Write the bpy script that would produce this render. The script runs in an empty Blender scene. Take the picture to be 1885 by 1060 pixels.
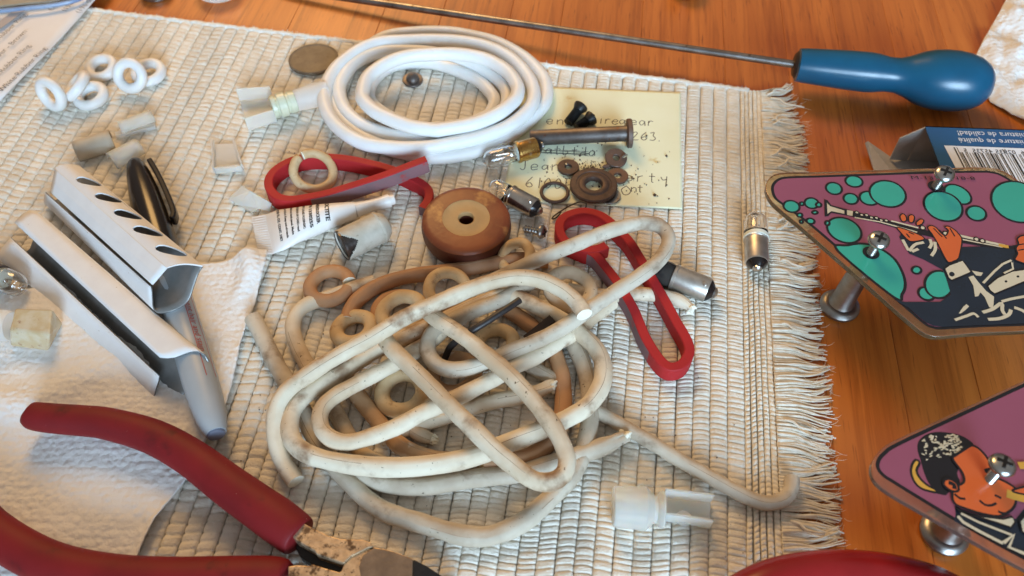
import bpy, bmesh, math, random
from mathutils import Vector, Matrix, noise
from mathutils.geometry import tessellate_polygon
R = math.radians
random.seed(7)
S = 0.001                      # all helper coordinates are millimetres
scene = bpy.context.scene
COL = scene.collection

# ------------------------------------------------------------------ camera
F_PX, PITCH, CAM_H = 1500.0, 52.5, 250.0        # phone held about 25 cm above the mat
cd = bpy.data.cameras.new('camera'); cam = bpy.data.objects.new('camera', cd); COL.objects.link(cam)
cam.location = (0, 0, CAM_H*S); cam.rotation_euler = (R(90-PITCH), 0, 0)
cd.sensor_width = 36; cd.lens = F_PX/1885*36
cd.clip_start = 0.01; cd.clip_end = 50
cd.dof.use_dof = True; cd.dof.focus_distance = 0.300; cd.dof.aperture_fstop = 15
scene.camera = cam

# ------------------------------------------------------------------ room light
w = bpy.data.worlds.new('World'); scene.world = w; w.use_nodes = True
wn = w.node_tree; bg = wn.nodes['Background']
tc = wn.nodes.new('ShaderNodeTexCoord'); sx = wn.nodes.new('ShaderNodeSeparateXYZ'); rp = wn.nodes.new('ShaderNodeValToRGB')
wn.links.new(tc.outputs['Generated'], sx.inputs[0])
mr = wn.nodes.new('ShaderNodeMapRange'); mr.inputs[1].default_value = -1; wn.links.new(sx.outputs[2], mr.inputs[0]); wn.links.new(mr.outputs[0], rp.inputs[0])
rp.color_ramp.elements[0].color = (.20, .13, .085, 1); rp.color_ramp.elements[0].position = .45
rp.color_ramp.elements[1].color = (.62, .60, .58, 1); rp.color_ramp.elements[1].position = .85
wn.links.new(rp.outputs[0], bg.inputs[0]); bg.inputs[1].default_value = 0.46
def area(name, loc, target, size, size_y, power, color):
    l = bpy.data.lights.new(name, 'AREA'); l.shape = 'RECTANGLE'; l.size = size; l.size_y = size_y; l.energy = power; l.color = color
    o = bpy.data.objects.new(name, l); COL.objects.link(o); o.location = loc
    o.rotation_euler = (Vector(target)-Vector(loc)).to_track_quat('-Z', 'Y').to_euler()
    return o
win = area('window_light', (0.42, -1.15, 0.52), (0.14, .30, 0), 1.0, 0.62, 4.25, (0.54, 0.77, 1.0)); win.data.spread = R(44)
area('ceiling_lamp', (-0.30, 1.10, 0.84), (0, .22, 0), 0.45, 0.45, 9.8, (1.0, 0.58, 0.21))
scene.view_settings.view_transform = 'Standard'; scene.view_settings.look = 'None'
scene.view_settings.exposure = 0; scene.view_settings.gamma = 1

# ------------------------------------------------------------------ helpers
CP, SP = math.cos(R(PITCH)), math.sin(R(PITCH))
def at(px, py, z=0.0):
    """the point at height z (mm above the mat) seen at this place of the photograph"""
    x = (px-942.5)/F_PX; y = -(py-530)/F_PX
    d = Vector((x, CP+y*SP, -SP+y*CP)); t = (z-CAM_H)/d.z
    return Vector((t*d.x, t*d.y, z))
def facing(p, theta, phi):
    """a direction tilted theta degrees away from the line of sight at p"""
    v = (Vector((0, 0, CAM_H))-p).normalized(); r = Vector((0, 0, 1)).cross(v).normalized(); u = v.cross(r)
    return (v*math.cos(R(theta))+(r*math.cos(R(phi))+u*math.sin(R(phi)))*math.sin(R(theta))).normalized()
def loc_of(o):
    l = Vector((0, 0, 0))
    while o is not None: l = l+o.location; o = o.parent
    return l
def tag(o, label=None, cat=None, group=None, kind=None):
    if label: o['label'] = label
    if cat: o['category'] = cat
    if group: o['group'] = group
    if kind: o['kind'] = kind
    return o
def thing(name, p, label=None, cat=None, group=None, kind=None):
    o = bpy.data.objects.new(name, None); COL.objects.link(o); o.empty_display_size = .01
    o.location = Vector(p)*S
    return tag(o, label, cat, group, kind)
class G:
    """collects vertices (mm) and faces"""
    def __init__(s): s.v = []; s.f = []; s.m = []
    def add(s, vs, fs, mi=0):
        b = len(s.v); s.v += [Vector(a) for a in vs]
        for f in fs: s.f.append([b+i for i in f]); s.m.append(mi)
        return s
def obj(name, g, mats, parent=None, smooth=True, sharp=40, solid=None, bevel=None, label=None, cat=None, group=None, kind=None):
    if not isinstance(mats, (list, tuple)): mats = [mats]
    me = bpy.data.meshes.new(name)
    if parent is None:
        xs = [a.x for a in g.v]; ys = [a.y for a in g.v]; zs = [a.z for a in g.v]
        o0 = Vector(((min(xs)+max(xs))/2, (min(ys)+max(ys))/2, min(zs)))*S
    else: o0 = Vector((0, 0, 0))
    base = o0 if parent is None else loc_of(parent)
    me.from_pydata([tuple(a*S-base) for a in g.v], [], g.f)
    for m in mats: me.materials.append(m)
    me.polygons.foreach_set('material_index', g.m)
    bm = bmesh.new(); bm.from_mesh(me); bmesh.ops.recalc_face_normals(bm, faces=bm.faces); bm.to_mesh(me); bm.free()
    if smooth:
        me.polygons.foreach_set('use_smooth', [True]*len(me.polygons))
        if sharp: me.set_sharp_from_angle(angle=R(sharp))
    me.update()
    o = bpy.data.objects.new(name, me); COL.objects.link(o)
    if parent is None: o.location = o0
    else: o.parent = parent
    if bevel:
        b = o.modifiers.new('bevel', 'BEVEL'); b.width = bevel*S; b.segments = 2; b.limit_method = 'ANGLE'; b.angle_limit = R(35)
    if solid:
        b = o.modifiers.new('solid', 'SOLIDIFY'); b.thickness = solid[0]*S; b.offset = solid[1]
        if len(solid) > 2: b.material_offset = solid[2]; b.material_offset_rim = solid[3]
    return tag(o, label, cat, group, kind)
def crom(pts, closed=False, step=1.6):
    """Catmull-Rom through the points, about one sample per step mm"""
    n = len(pts); out = []
    rng = range(n if closed else n-1)
    for i in rng:
        if closed: p0, p1, p2, p3 = pts[(i-1) % n], pts[i], pts[(i+1) % n], pts[(i+2) % n]
        else: p1, p2 = pts[i], pts[i+1]; p0 = pts[i-1] if i else p1*2-p2; p3 = pts[i+2] if i+2 < n else p2*2-p1
        k = max(2, int((p2-p1).length/step))
        for j in range(k):
            t = j/k
            out.append(0.5*((2*p1)+(p2-p0)*t+(2*p0-5*p1+4*p2-p3)*t*t+(3*p1-p0-3*p2+p3)*t*t*t))
    if not closed: out.append(pts[-1].copy())
    return out
def sweep(g, path, sec, closed=False, caps=(0, 0), up=None, mi=0, radf=None):
    """sweep a 2D section (list of (a,b)) along a path; b points 'up'"""
    n = len(path); m = len(sec); vs = []
    t0 = (path[1]-path[0]).normalized(); nrm = up or (Vector((0, 0, 1)) if abs(t0.z) < .95 else Vector((0, 1, 0)))
    for i, p in enumerate(path):
        if closed: t = (path[(i+1) % n]-path[i-1])
        else: t = path[min(i+1, n-1)]-path[max(i-1, 0)]
        t.normalize()
        nn = up if up else nrm
        nn = (nn-t*nn.dot(t)); nn.normalize(); 
        if not up: nrm = nn
        side = t.cross(nn)
        k = radf(i/(n-1)) if radf else 1.0
        for j, (a, b) in enumerate(sec):
            kk = k(j/m*2*math.pi) if callable(k) else k
            vs.append(p+side*a*kk+nn*b*kk)
    fs = []
    for i in range(n if closed else n-1):
        for j in range(m):
            a = i*m+j; b = i*m+(j+1) % m; c = ((i+1) % n)*m+(j+1) % m; d = ((i+1) % n)*m+j
            fs.append((a, b, c, d))
    g.add(vs, fs, mi)
    if not closed:
        b0 = len(g.v)-n*m
        if caps[0] is not None: g.f.append([b0+j for j in range(m)]); g.m.append(caps[0])
        if caps[1] is not None: g.f.append([b0+(n-1)*m+j for j in range(m)]); g.m.append(caps[1])
    return g
def circ(r, n=16, seam=0.0, rb=None):
    rb = rb or r
    return [((r+(seam if i == 0 else 0))*math.cos(2*math.pi*i/n), (rb+(seam if i == 0 else 0))*math.sin(2*math.pi*i/n)) for i in range(n)]
def lathe(g, p0, ax, prof, seg=32, mi=0, cap=True, half=None, ref=None):
    """prof: (distance along ax, radius) pairs"""
    ax = ax.normalized(); ref = ref or (Vector((0, 0, 1)) if abs(ax.z) < .9 else Vector((1, 0, 0)))
    u = (ref-ax*ref.dot(ax)).normalized(); v = ax.cross(u); vs = []; fs = []
    for t, r in prof:
        for j in range(seg):
            a = 2*math.pi*j/seg
            vs.append(p0+ax*t+(u*math.cos(a)+v*math.sin(a))*max(r, .001))
    for i in range(len(prof)-1):
        for j in range(seg):
            k = (j+1) % seg
            fs.append((i*seg+j, i*seg+k, (i+1)*seg+k, (i+1)*seg+j))
    b = len(g.v); g.add(vs, fs, mi)
    if cap:
        if prof[0][1] > .01: g.f.append([b+j for j in range(seg)]); g.m.append(mi)
        if prof[-1][1] > .01: g.f.append([b+(len(prof)-1)*seg+j for j in range(seg)]); g.m.append(mi)
    return g
def torus(g, c, nrm, RR, r, a0=0, a1=360, seg=40, ts=14, ref=None, caps=(0, 0), sq=1.0, jit=0.0, mi=0):
    nrm = nrm.normalized(); ref = ref or Vector((1, 0, 0)); u = (ref-nrm*ref.dot(nrm)).normalized(); v = nrm.cross(u)
    full = abs(a1-a0) >= 359.9; n = seg if full else seg+1; path = []
    for i in range(n):
        a = R(a0+(a1-a0)*i/seg); k = 1+jit*noise.noise(Vector((math.cos(a)*2+c.x, math.sin(a)*2+c.y, 3)))
        path.append(c+(u*math.cos(a)+v*math.sin(a))*RR*k)
    return sweep(g, path, circ(r, ts, rb=r*sq), closed=full, caps=caps, up=nrm, mi=mi)
def prism(g, poly, z0, z1, mi=0, mis=None):
    """vertical prism over a polygon of 3D points (their z is replaced)"""
    n = len(poly); vs = [Vector((p.x, p.y, z0)) for p in poly]+[Vector((p.x, p.y, z1)) for p in poly]
    fs = [tuple(range(n-1, -1, -1)), tuple(range(n, 2*n))]
    g.add(vs, fs, mi)
    b = len(g.v)-2*n
    for i in range(n):
        j = (i+1) % n; g.f.append([b+i, b+j, b+n+j, b+n+i]); g.m.append(mi if mis is None else mis)
    return g
def hexa(g, p, mi=0):
    """box from 8 corners: 4 bottom then 4 top"""
    return g.add(p, [(0, 3, 2, 1), (4, 5, 6, 7), (0, 1, 5, 4), (1, 2, 6, 5), (2, 3, 7, 6), (3, 0, 4, 7)], mi)
def obox(g, c, ax, ay, az, mi=0):
    return hexa(g, [c+ax*i+ay*j+az*k for k in (-1, 1) for i, j in ((-1, -1), (1, -1), (1, 1), (-1, 1))], mi)
def blob(g, c, r, n=5, mi=0):
    lathe(g, c-Vector((0, 0, r)), Vector((random.uniform(-.4, .4), random.uniform(-.4, .4), 1)), [(0, .2*r), (.5*r, .85*r*random.uniform(.6, 1.1)), (1.2*r, .8*r), (1.8*r, .1*r)], n, mi)

# ------------------------------------------------------------------ materials
def mat(name, c1, c2=None, scale=.15, rough=.5, metal=0.0, spots=None, spots2=None, bump=None, trans=0.0, ior=1.45, sss=0.0, coat=0.0, stretch=(1, 1, 1), spec=None, rnd=0.0, sheen=0, detail=4, roughvar=0.0, alpha=1):
    m = bpy.data.materials.new(name); m.use_nodes = True; nt = m.node_tree; N = nt.nodes; L = nt.links
    b = N['Principled BSDF']; b.inputs['Roughness'].default_value = rough; b.inputs['Metallic'].default_value = metal
    b.inputs['Transmission Weight'].default_value = trans; b.inputs['IOR'].default_value = ior
    if sss: b.inputs['Subsurface Weight'].default_value = sss; b.inputs['Subsurface Radius'].default_value = (.004, .003, .002); b.inputs['Subsurface Scale'].default_value = 1
    if coat: b.inputs['Coat Weight'].default_value = coat; b.inputs['Coat Roughness'].default_value = .12
    if spec is not None: b.inputs['Specular IOR Level'].default_value = spec
    if sheen: b.inputs['Sheen Weight'].default_value = sheen
    t = N.new('ShaderNodeTexCoord'); mp = N.new('ShaderNodeMapping'); L.new(t.outputs['Object'], mp.inputs[0])
    mp.inputs['Scale'].default_value = tuple(1000*a for a in stretch)
    oi = N.new('ShaderNodeObjectInfo'); ad = N.new('ShaderNodeVectorMath'); ad.operation = 'SCALE'; 
    cb = N.new('ShaderNodeCombineXYZ'); L.new(oi.outputs['Random'], cb.inputs[0]); L.new(oi.outputs['Random'], cb.inputs[1]); L.new(cb.outputs[0], ad.inputs[0]); ad.inputs['Scale'].default_value = 300
    av = N.new('ShaderNodeVectorMath'); L.new(mp.outputs[0], av.inputs[0]); L.new(ad.outputs[0], av.inputs[1]); vec = av.outputs[0]
    def nz(sc, det=4, ro=.55):
        n = N.new('ShaderNodeTexNoise'); n.inputs['Scale'].default_value = sc; n.inputs['Detail'].default_value = det; n.inputs['Roughness'].default_value = ro
        L.new(vec, n.inputs['Vector']); return n.outputs['Fac']
    def quilt(sc):
        n = N.new('ShaderNodeTexVoronoi'); n.feature = 'SMOOTH_F1'; n.inputs['Scale'].default_value = sc; n.inputs['Smoothness'].default_value = .6; n.inputs['Randomness'].default_value = .55; L.new(vec, n.inputs['Vector'])
        a = N.new('ShaderNodeMath'); a.operation = 'MULTIPLY_ADD'; L.new(nz(1.1, 4), a.inputs[0]); a.inputs[1].default_value = .45; L.new(n.outputs['Distance'], a.inputs[2]); return a.outputs[0]
    def ramp(src, lo, hi):
        r = N.new('ShaderNodeMapRange'); r.inputs[1].default_value = lo; r.inputs[2].default_value = hi; L.new(src, r.inputs[0]); r.interpolation_type = 'SMOOTHSTEP'; return r.outputs[0]
    def mix(f, a, bb):
        x = N.new('ShaderNodeMix'); x.data_type = 'RGBA'
        if isinstance(f, float): x.inputs[0].default_value = f
        else: L.new(f, x.inputs[0])
        for k, q in ((6, a), (7, bb)):
            if isinstance(q, tuple): x.inputs[k].default_value = (*q, 1)
            else: L.new(q, x.inputs[k])
        return x.outputs[2]
    col = mix(ramp(nz(scale, detail), .32, .68), c1, c2 or c1)
    for sp in (spots, spots2):
        if sp: col = mix(ramp(nz(sp[1], 5, .6), sp[2], sp[2]+(sp[3] if len(sp) > 3 else .06)), col, sp[0])
    if rnd:
        h = N.new('ShaderNodeHueSaturation'); q = N.new('ShaderNodeMapRange'); q.inputs[3].default_value = 1-rnd; q.inputs[4].default_value = 1+rnd
        L.new(oi.outputs['Random'], q.inputs[0]); L.new(q.outputs[0], h.inputs['Value']); L.new(col, h.inputs['Color']); col = h.outputs[0]
    L.new(col, b.inputs['Base Color'])
    if roughvar:
        q = N.new('ShaderNodeMapRange'); q.inputs[3].default_value = max(.02, rough-roughvar); q.inputs[4].default_value = min(1, rough+roughvar); L.new(nz(.35, 5), q.inputs[0]); L.new(q.outputs[0], b.inputs['Roughness'])
    if bump:
        n2 = nz(bump[0], 5) if len(bump) < 4 else quilt(bump[0]); bp = N.new('ShaderNodeBump'); bp.inputs['Strength'].default_value = bump[1]; bp.inputs['Distance'].default_value = (bump[2] if len(bump) > 2 else .3)*S
        L.new(n2, bp.inputs['Height']); L.new(bp.outputs[0], b.inputs['Normal'])
    return m
M = {}
M['cotton'] = mat('cream_cotton', (.80, .76, .67), (.71, .65, .54), .12, .95, bump=(1.3, .8, .5), spots=((.82, .78, .70), .5, .56, .1), stretch=(1, 1.6, 1), rnd=.05, sheen=.2)
M['fringe'] = mat('fringe_cotton', (.86, .81, .70), (.74, .66, .52), .3, .95, sheen=.2, bump=(2, .4))
M['binding'] = mat('white_cotton', (.86, .83, .77), (.74, .70, .62), .5, .95, bump=(1.5, .8, .5))
M['white_rubber'] = mat('white_rubber', (.79, .785, .765), (.75, .735, .705), .08, .42, sss=.15, bump=(1.2, .03))
RUB = dict(rough=.62, spec=.35)
M['old_white'] = mat('aged_white_rubber', (.73, .64, .49), (.54, .41, .27), .045, spots=((.27, .17, .10), .08, .51, .22), spots2=((.14, .09, .05), .55, .665, .04), bump=(.5, .45, .4), **RUB)
M['old_tan'] = mat('aged_tan_rubber', (.56, .36, .20), (.44, .25, .13), .08, spots=((.66, .52, .40), .12, .60, .12), spots2=((.10, .06, .04), .7, .70, .03), bump=(.8, .25), **RUB)
M['old_brown'] = mat('aged_brown_rubber', (.48, .26, .13), (.36, .20, .11), .08, spots=((.56, .42, .31), .1, .62, .15), spots2=((.10, .06, .04), .8, .73, .03), bump=(.8, .25), **RUB)
M['old_grey'] = mat('aged_grey_rubber', (.60, .53, .42), (.42, .34, .25), .06, spots=((.26, .19, .13), .10, .53, .20), spots2=((.12, .09, .06), .55, .665, .04), bump=(.5, .45, .4), **RUB)
M['old_yellow'] = mat('aged_yellow_rubber', (.64, .48, .28), (.52, .35, .18), .12, spots=((.36, .22, .11), .2, .58, .14), spots2=((.08, .05, .03), .6, .69, .03), bump=(.8, .3), **RUB)
M['seam_dirt'] = mat('seam_dirt', (.26, .17, .10), (.44, .33, .23), .2, .7)
M['cut_rubber'] = mat('fresh_cut_rubber', (.86, .84, .70), (.78, .74, .60), .5, .7, bump=(1.5, .5))
M['red_rubber'] = mat('red_rubber', (.42, .020, .022), (.36, .017, .020), .06, .62, spec=.3, spots=((.30, .02, .02), .3, .66, .1), bump=(1, .1))
M['red_greyed'] = mat('greyed_red_rubber', (.16, .10, .11), (.22, .11, .12), .1, .7, spots=((.34, .05, .05), .12, .60, .1))  # greyer, darker red for part of one side and the cut ends
M['red_grip'] = mat('red_vinyl_grip', (.20, .011, .013), (.155, .009, .011), .05, .58, spec=.3, spots=((.085, .008, .009), .07, .56, .16), spots2=((.5, .34, .28), 1.0, .735, .015), bump=(.6, .1))
M['red_gloss'] = mat('glossy_red_vinyl', (.30, .014, .016), (.25, .011, .013), .05, .26, bump=(.6, .05))
M['blue'] = mat('blue_lacquer', (.003, .085, .165), (.003, .07, .135), .05, .30, coat=.15, bump=(.12, .06, .6), spots2=((.25, .4, .5), 1.0, .775, .012))
M['steel'] = mat('dull_steel', (.34, .32, .31), (.20, .18, .17), .12, .38, 1, spots=((.10, .07, .05), .3, .62, .1), bump=(1, .1), roughvar=.12)
M['dark_steel'] = mat('oxidised_steel', (.17, .15, .14), (.12, .10, .09), .2, .5, .9, spots=((.16, .07, .04), .35, .58, .12), bump=(1, .3), roughvar=.1)
M['rusty'] = mat('rusty_steel', (.13, .095, .08), (.17, .10, .07), .3, .6, .55, spots=((.24, .20, .18), .5, .6, .1), bump=(1.2, .4))
M['brown_steel'] = mat('browned_steel', (.07, .045, .035), (.10, .06, .045), .4, .55, .3, bump=(1, .3), spots=((.15, .12, .10), .6, .63, .08))
M['black_oxide'] = mat('black_oxide', (.012, .011, .011), (.02, .018, .016), .4, .42, .3, bump=(1, .3))
M['plier_steel'] = mat('worn_plier_steel', (.66, .50, .33), (.46, .33, .21), .35, .5, .8, spots=((.14, .09, .055), .34, .50, .14), spots2=((.05, .035, .028), .9, .60, .10), bump=(.6, .3), roughvar=.15)  # golden base carries the warm lamp's reflection; dark mottles are worn steel
M['jaw_steel'] = mat('dark_jaw_steel', (.26, .20, .15), (.17, .13, .10), .15, .5, .75, spots=((.30, .24, .18), .5, .66, .1), bump=(.8, .2))
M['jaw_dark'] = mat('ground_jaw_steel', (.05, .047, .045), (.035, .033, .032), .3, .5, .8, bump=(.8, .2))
M['zinc'] = mat('zinc_plate', (.56, .57, .56), (.42, .42, .40), .2, .26, 1, bump=(.8, .08), spots=((.30, .24, .18), .4, .66, .1))
M['zinc_dull'] = mat('dull_zinc', (.36, .35, .33), (.28, .26, .24), .15, .36, 1, bump=(.8, .15), spots=((.20, .12, .08), .3, .62, .1))
M['silver'] = mat('nickel_plate', (.66, .62, .57), (.5, .46, .42), .2, .22, 1, bump=(.6, .06), spots=((.35, .22, .14), .3, .62, .12))
M['base_metal'] = mat('matte_nickel', (.60, .56, .50), (.46, .42, .37), .2, .42, .9, bump=(.6, .08), spots=((.34, .24, .15), .3, .62, .14))
M['gold'] = mat('tarnished_brass', (.70, .43, .13), (.45, .24, .07), .3, .26, 1, bump=(.8, .15), spots=((.5, .45, .38), .4, .6, .1))
M['coin'] = mat('tarnished_coin', (.15, .125, .095), (.19, .16, .12), .25, .6, .3, bump=(.8, .4), spots=((.12, .09, .06), .3, .62, .1))
M['black_plastic'] = mat('black_plastic', (.014, .010, .009), (.014, .010, .009), .1, .22, bump=(.4, .03))
M['black_matte'] = mat('black_insulation', (.018, .014, .013), (.03, .022, .02), .3, .45, bump=(1, .1))
M['brown_strip'] = mat('dark_brown_strip', (.05, .024, .013), (.035, .018, .01), .3, .55)
M['grey_plastic'] = mat('grey_plastic', (.36, .39, .41), (.34, .37, .39), .1, .38, spots=((.22, .2, .18), .5, .72, .04), bump=(.8, .03))
M['navy_tip'] = mat('navy_plastic', (.16, .18, .24), None, .1, .4)
M['nylon'] = mat('translucent_nylon', (.93, .93, .91), (.90, .90, .87), .15, .28, trans=.6, ior=1.12, bump=(.6, .05))
M['nylon_solid'] = mat('milky_nylon', (.92, .93, .88), (.89, .90, .84), .15, .24, trans=.58, ior=1.18, sss=.3, bump=(.5, .08))
M['nylon_yellow'] = mat('yellowed_nylon', (.84, .76, .58), (.74, .58, .34), .2, .26, trans=.4, ior=1.35, spots=((.36, .15, .06), .22, .60, .1), bump=(.5, .1))
M['nylon_tan'] = mat('tan_nylon', (.66, .58, .46), (.60, .52, .40), .2, .45, trans=.2, ior=1.3)
M['glass'] = mat('clear_glass', (1, 1, 1), None, .1, .015, trans=1.0, ior=1.45)
M['smoked'] = mat('blackened_glass', (.02, .02, .022), (.05, .045, .04), .2, .12, .2)
M['ceramic'] = mat('pale_ceramic', (.80, .84, .74), None, .1, .5)
M['wire'] = mat('fine_wire', (.55, .5, .45), None, .1, .25, 1)
M['card_white'] = mat('white_card', (.75, .745, .735), (.72, .71, .70), .15, .62, bump=(2, .1), spots2=((.40, .32, .26), .5, .70, .03))
M['card_grey'] = mat('silver_card_lining', (.20, .20, .19), (.26, .25, .24), .15, .34, .35, bump=(.6, .1), spots2=((.05, .04, .04), .9, .74, .02))
M['card_plain'] = mat('grey_board', (.46, .43, .40), (.40, .37, .34), .2, .75)
M['paper'] = mat('white_paper', (.80, .78, .77), (.77, .75, .74), .05, .8)
M['paper_grey'] = mat('grey_print', (.42, .38, .37), None, .1, .8)
M['towel'] = mat('paper_towel', (.83, .815, .79), (.80, .785, .755), .06, .95, bump=(.42, .7, -.9, 1), sss=.05)
M['note'] = mat('yellow_note', (.82, .84, .62), (.80, .81, .57), .06, .75, spots=((.62, .47, .16), .055, .64, .12), spots2=((.22, .13, .06), .8, .735, .02))
M['ink'] = mat('dark_ink', (.07, .06, .05), None, .5, .6)
M['print_black'] = mat('black_print', (.018, .018, .02), None, .5, .5)
M['print_grey'] = mat('grey_letter_print', (.16, .15, .16), None, .5, .6)
M['print_red'] = mat('red_print', (.40, .07, .06), None, .5, .5)
M['tube_white'] = mat('white_tube', (.82, .80, .77), (.78, .74, .70), .12, .36, bump=(.3, .1, .6), spots2=((.3, .25, .2), .8, .76, .02))
M['leather'] = mat('dry_grey_rubber', (.56, .52, .44), (.46, .42, .34), .2, .75, bump=(.9, .4), spots=((.30, .26, .2), .4, .64, .1))
M['dark_inside'] = mat('dark_metal_lining', (.12, .10, .09), (.06, .05, .045), .4, .35, .8, bump=(1, .4), spots=((.30, .30, .32), .5, .6, .1))
M['wheel_face'] = mat('amber_wheel_face', (.28, .078, .024), (.17, .040, .015), .05, .42, spots=((.42, .19, .055), .05, .60, .12), spots2=((.55, .40, .26), .5, .72, .05), bump=(.5, .35))
M['wheel_side'] = mat('dark_wheel_side', (.095, .024, .012), (.07, .017, .009), .1, .5, spots=((.22, .07, .035), .35, .66, .12), bump=(.5, .4), stretch=(1, 1, .35))
M['hub'] = mat('tan_fibre_hub', (.46, .28, .12), (.40, .24, .10), .15, .6, spots2=((.3, .16, .07), .5, .72, .05), bump=(.9, .15))
M['box_blue'] = mat('blue_box_print', (.022, .10, .25), (.022, .11, .25), .05, .42)
M['white_print'] = mat('white_print', (.78, .80, .84), None, .1, .5)
M['acrylic'] = mat('yellowed_acrylic', (.86, .68, .40), (.74, .54, .28), .05, .08, trans=.93, ior=1.4, spots=((.34, .22, .1), .12, .62, .1))
M['acrylic_clear'] = mat('clear_acrylic', (.80, .62, .52), (.74, .56, .48), .05, .1, trans=.92, ior=1.4)
ART = dict(rough=.26, coat=.25)
M['art_mauve'] = mat('mauve_print', (.29, .080, .130), (.275, .074, .122), .03, **ART)
M['art_green'] = mat('green_print', (.040, .37, .27), (.038, .34, .25), .05, **ART)
M['art_navy'] = mat('navy_print', (.014, .022, .036), (.011, .017, .027), .05, **ART)
M['art_black'] = mat('black_line_print', (.012, .010, .012), None, .05, **ART)
M['art_orange'] = mat('orange_print', (.62, .125, .030), (.60, .115, .028), .05, **ART)
M['art_cream'] = mat('cream_print', (.60, .53, .38), None, .05, **ART)
M['art_gold'] = mat('gold_print', (.62, .33, .05), None, .05, **ART)
M['wood'] = None
def wood():
    m = bpy.data.materials.new('oiled_oak'); m.use_nodes = True; nt = m.node_tree; N = nt.nodes; L = nt.links; b = N['Principled BSDF']
    t = N.new('ShaderNodeTexCoord'); oi = N.new('ShaderNodeObjectInfo'); cb = N.new('ShaderNodeCombineXYZ'); L.new(oi.outputs['Random'], cb.inputs[0]); L.new(oi.outputs['Random'], cb.inputs[1])
    sc = N.new('ShaderNodeVectorMath'); sc.operation = 'SCALE'; sc.inputs['Scale'].default_value = 7.3; L.new(cb.outputs[0], sc.inputs[0])
    ad = N.new('ShaderNodeVectorMath'); L.new(t.outputs['Object'], ad.inputs[0]); L.new(sc.outputs[0], ad.inputs[1])
    def mp(s):
        x = N.new('ShaderNodeMapping'); x.inputs['Scale'].default_value = s; L.new(ad.outputs[0], x.inputs[0]); return x.outputs[0]
    def nz(s, det, ro=.6, dist=0):
        n = N.new('ShaderNodeTexNoise'); n.inputs['Scale'].default_value = 1; n.inputs['Detail'].default_value = det; n.inputs['Roughness'].default_value = ro; n.inputs['Distortion'].default_value = dist
        L.new(mp(s), n.inputs['Vector']); return n.outputs['Fac']
    def rng(src, lo, hi):
        r = N.new('ShaderNodeMapRange'); r.inputs[1].default_value = lo; r.inputs[2].default_value = hi; L.new(src, r.inputs[0]); return r.outputs[0]
    def mix(f, a, c):
        x = N.new('ShaderNodeMix'); x.data_type = 'RGBA'; L.new(f, x.inputs[0])
        for k, q in ((6, a), (7, c)):
            if isinstance(q, tuple): x.inputs[k].default_value = (*q, 1)
            else: L.new(q, x.inputs[k])
        return x.outputs[2]
    c = mix(rng(nz((150, 5, 150), 4, .55, .6), .30, .70), (.60, .182, .029), (.46, .122, .017))
    c = mix(rng(nz((300, 11, 300), 5, .62, .6), .50, .72), c, (.34, .085, .011))
    c = mix(rng(nz((900, 55, 900), 3, .6), .60, .74), c, (.25, .06, .010))
    h = N.new('ShaderNodeHueSaturation'); q = N.new('ShaderNodeMapRange'); q.inputs[3].default_value = .93; q.inputs[4].default_value = 1.08; L.new(oi.outputs['Random'], q.inputs[0]); L.new(q.outputs[0], h.inputs['Value']); L.new(c, h.inputs['Color'])
    L.new(h.outputs[0], b.inputs['Base Color']); b.inputs['Roughness'].default_value = .38; b.inputs['Coat Weight'].default_value = .2; b.inputs['Coat Roughness'].default_value = .2
    bp = N.new('ShaderNodeBump'); bp.inputs['Strength'].default_value = .25; bp.inputs['Distance'].default_value = .0003; L.new(nz((600, 12, 600), 4), bp.inputs['Height']); L.new(bp.outputs[0], b.inputs['Normal'])
    return m
M['wood'] = wood()

# ================================================================== SETTING: the table
TZ = -3.5
ga = R(82.5); gdir = Vector((math.cos(ga), math.sin(ga), 0)); gper = Vector((math.sin(ga), -math.cos(ga), 0))
table = thing('table', (0, 250, TZ-20), kind='structure')
seam = at(700, 38, TZ); s0 = seam.dot(gper)
edges = [s0]; rr = random.Random(4)
while edges[-1] < 420: edges.append(edges[-1]+rr.choice([27, 31, 36, 42, 47]))
while edges[0] > -460: edges.insert(0, edges[0]-rr.choice([34, 40, 46, 52]))
for a, b in zip(edges[:-1], edges[1:]):
    g = G(); x0, x1, y0, y1 = a+.05, b-.05, -120, 620; ch = .16
    pts = [(x0, TZ-18), (x1, TZ-18), (x1, TZ-ch), (x1-ch, TZ), (x0+ch, TZ), (x0, TZ-ch)]
    vs = [(x, y, z) for y in (y0, y1) for x, z in pts]; n = 6
    # plank in its own frame: x across the grain, y along it
    g.add(vs, [tuple(range(5, -1, -1)), tuple(range(6, 12))]+[(i, (i+1) % n, n+(i+1) % n, n+i) for i in range(n)])
    me = bpy.data.meshes.new('plank'); c = Vector(((a+b)/2, 250, TZ-18)); me.from_pydata([tuple((v-c)*S) for v in g.v], [], g.f); me.materials.append(M['wood'])
    o = bpy.data.objects.new('plank', me); COL.objects.link(o); o.parent = table; o.rotation_euler = (0, 0, ga-R(90))
    o.location = (gper*c.x+gdir*c.y+Vector((0, 0, c.z)))*S-table.location

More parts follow.
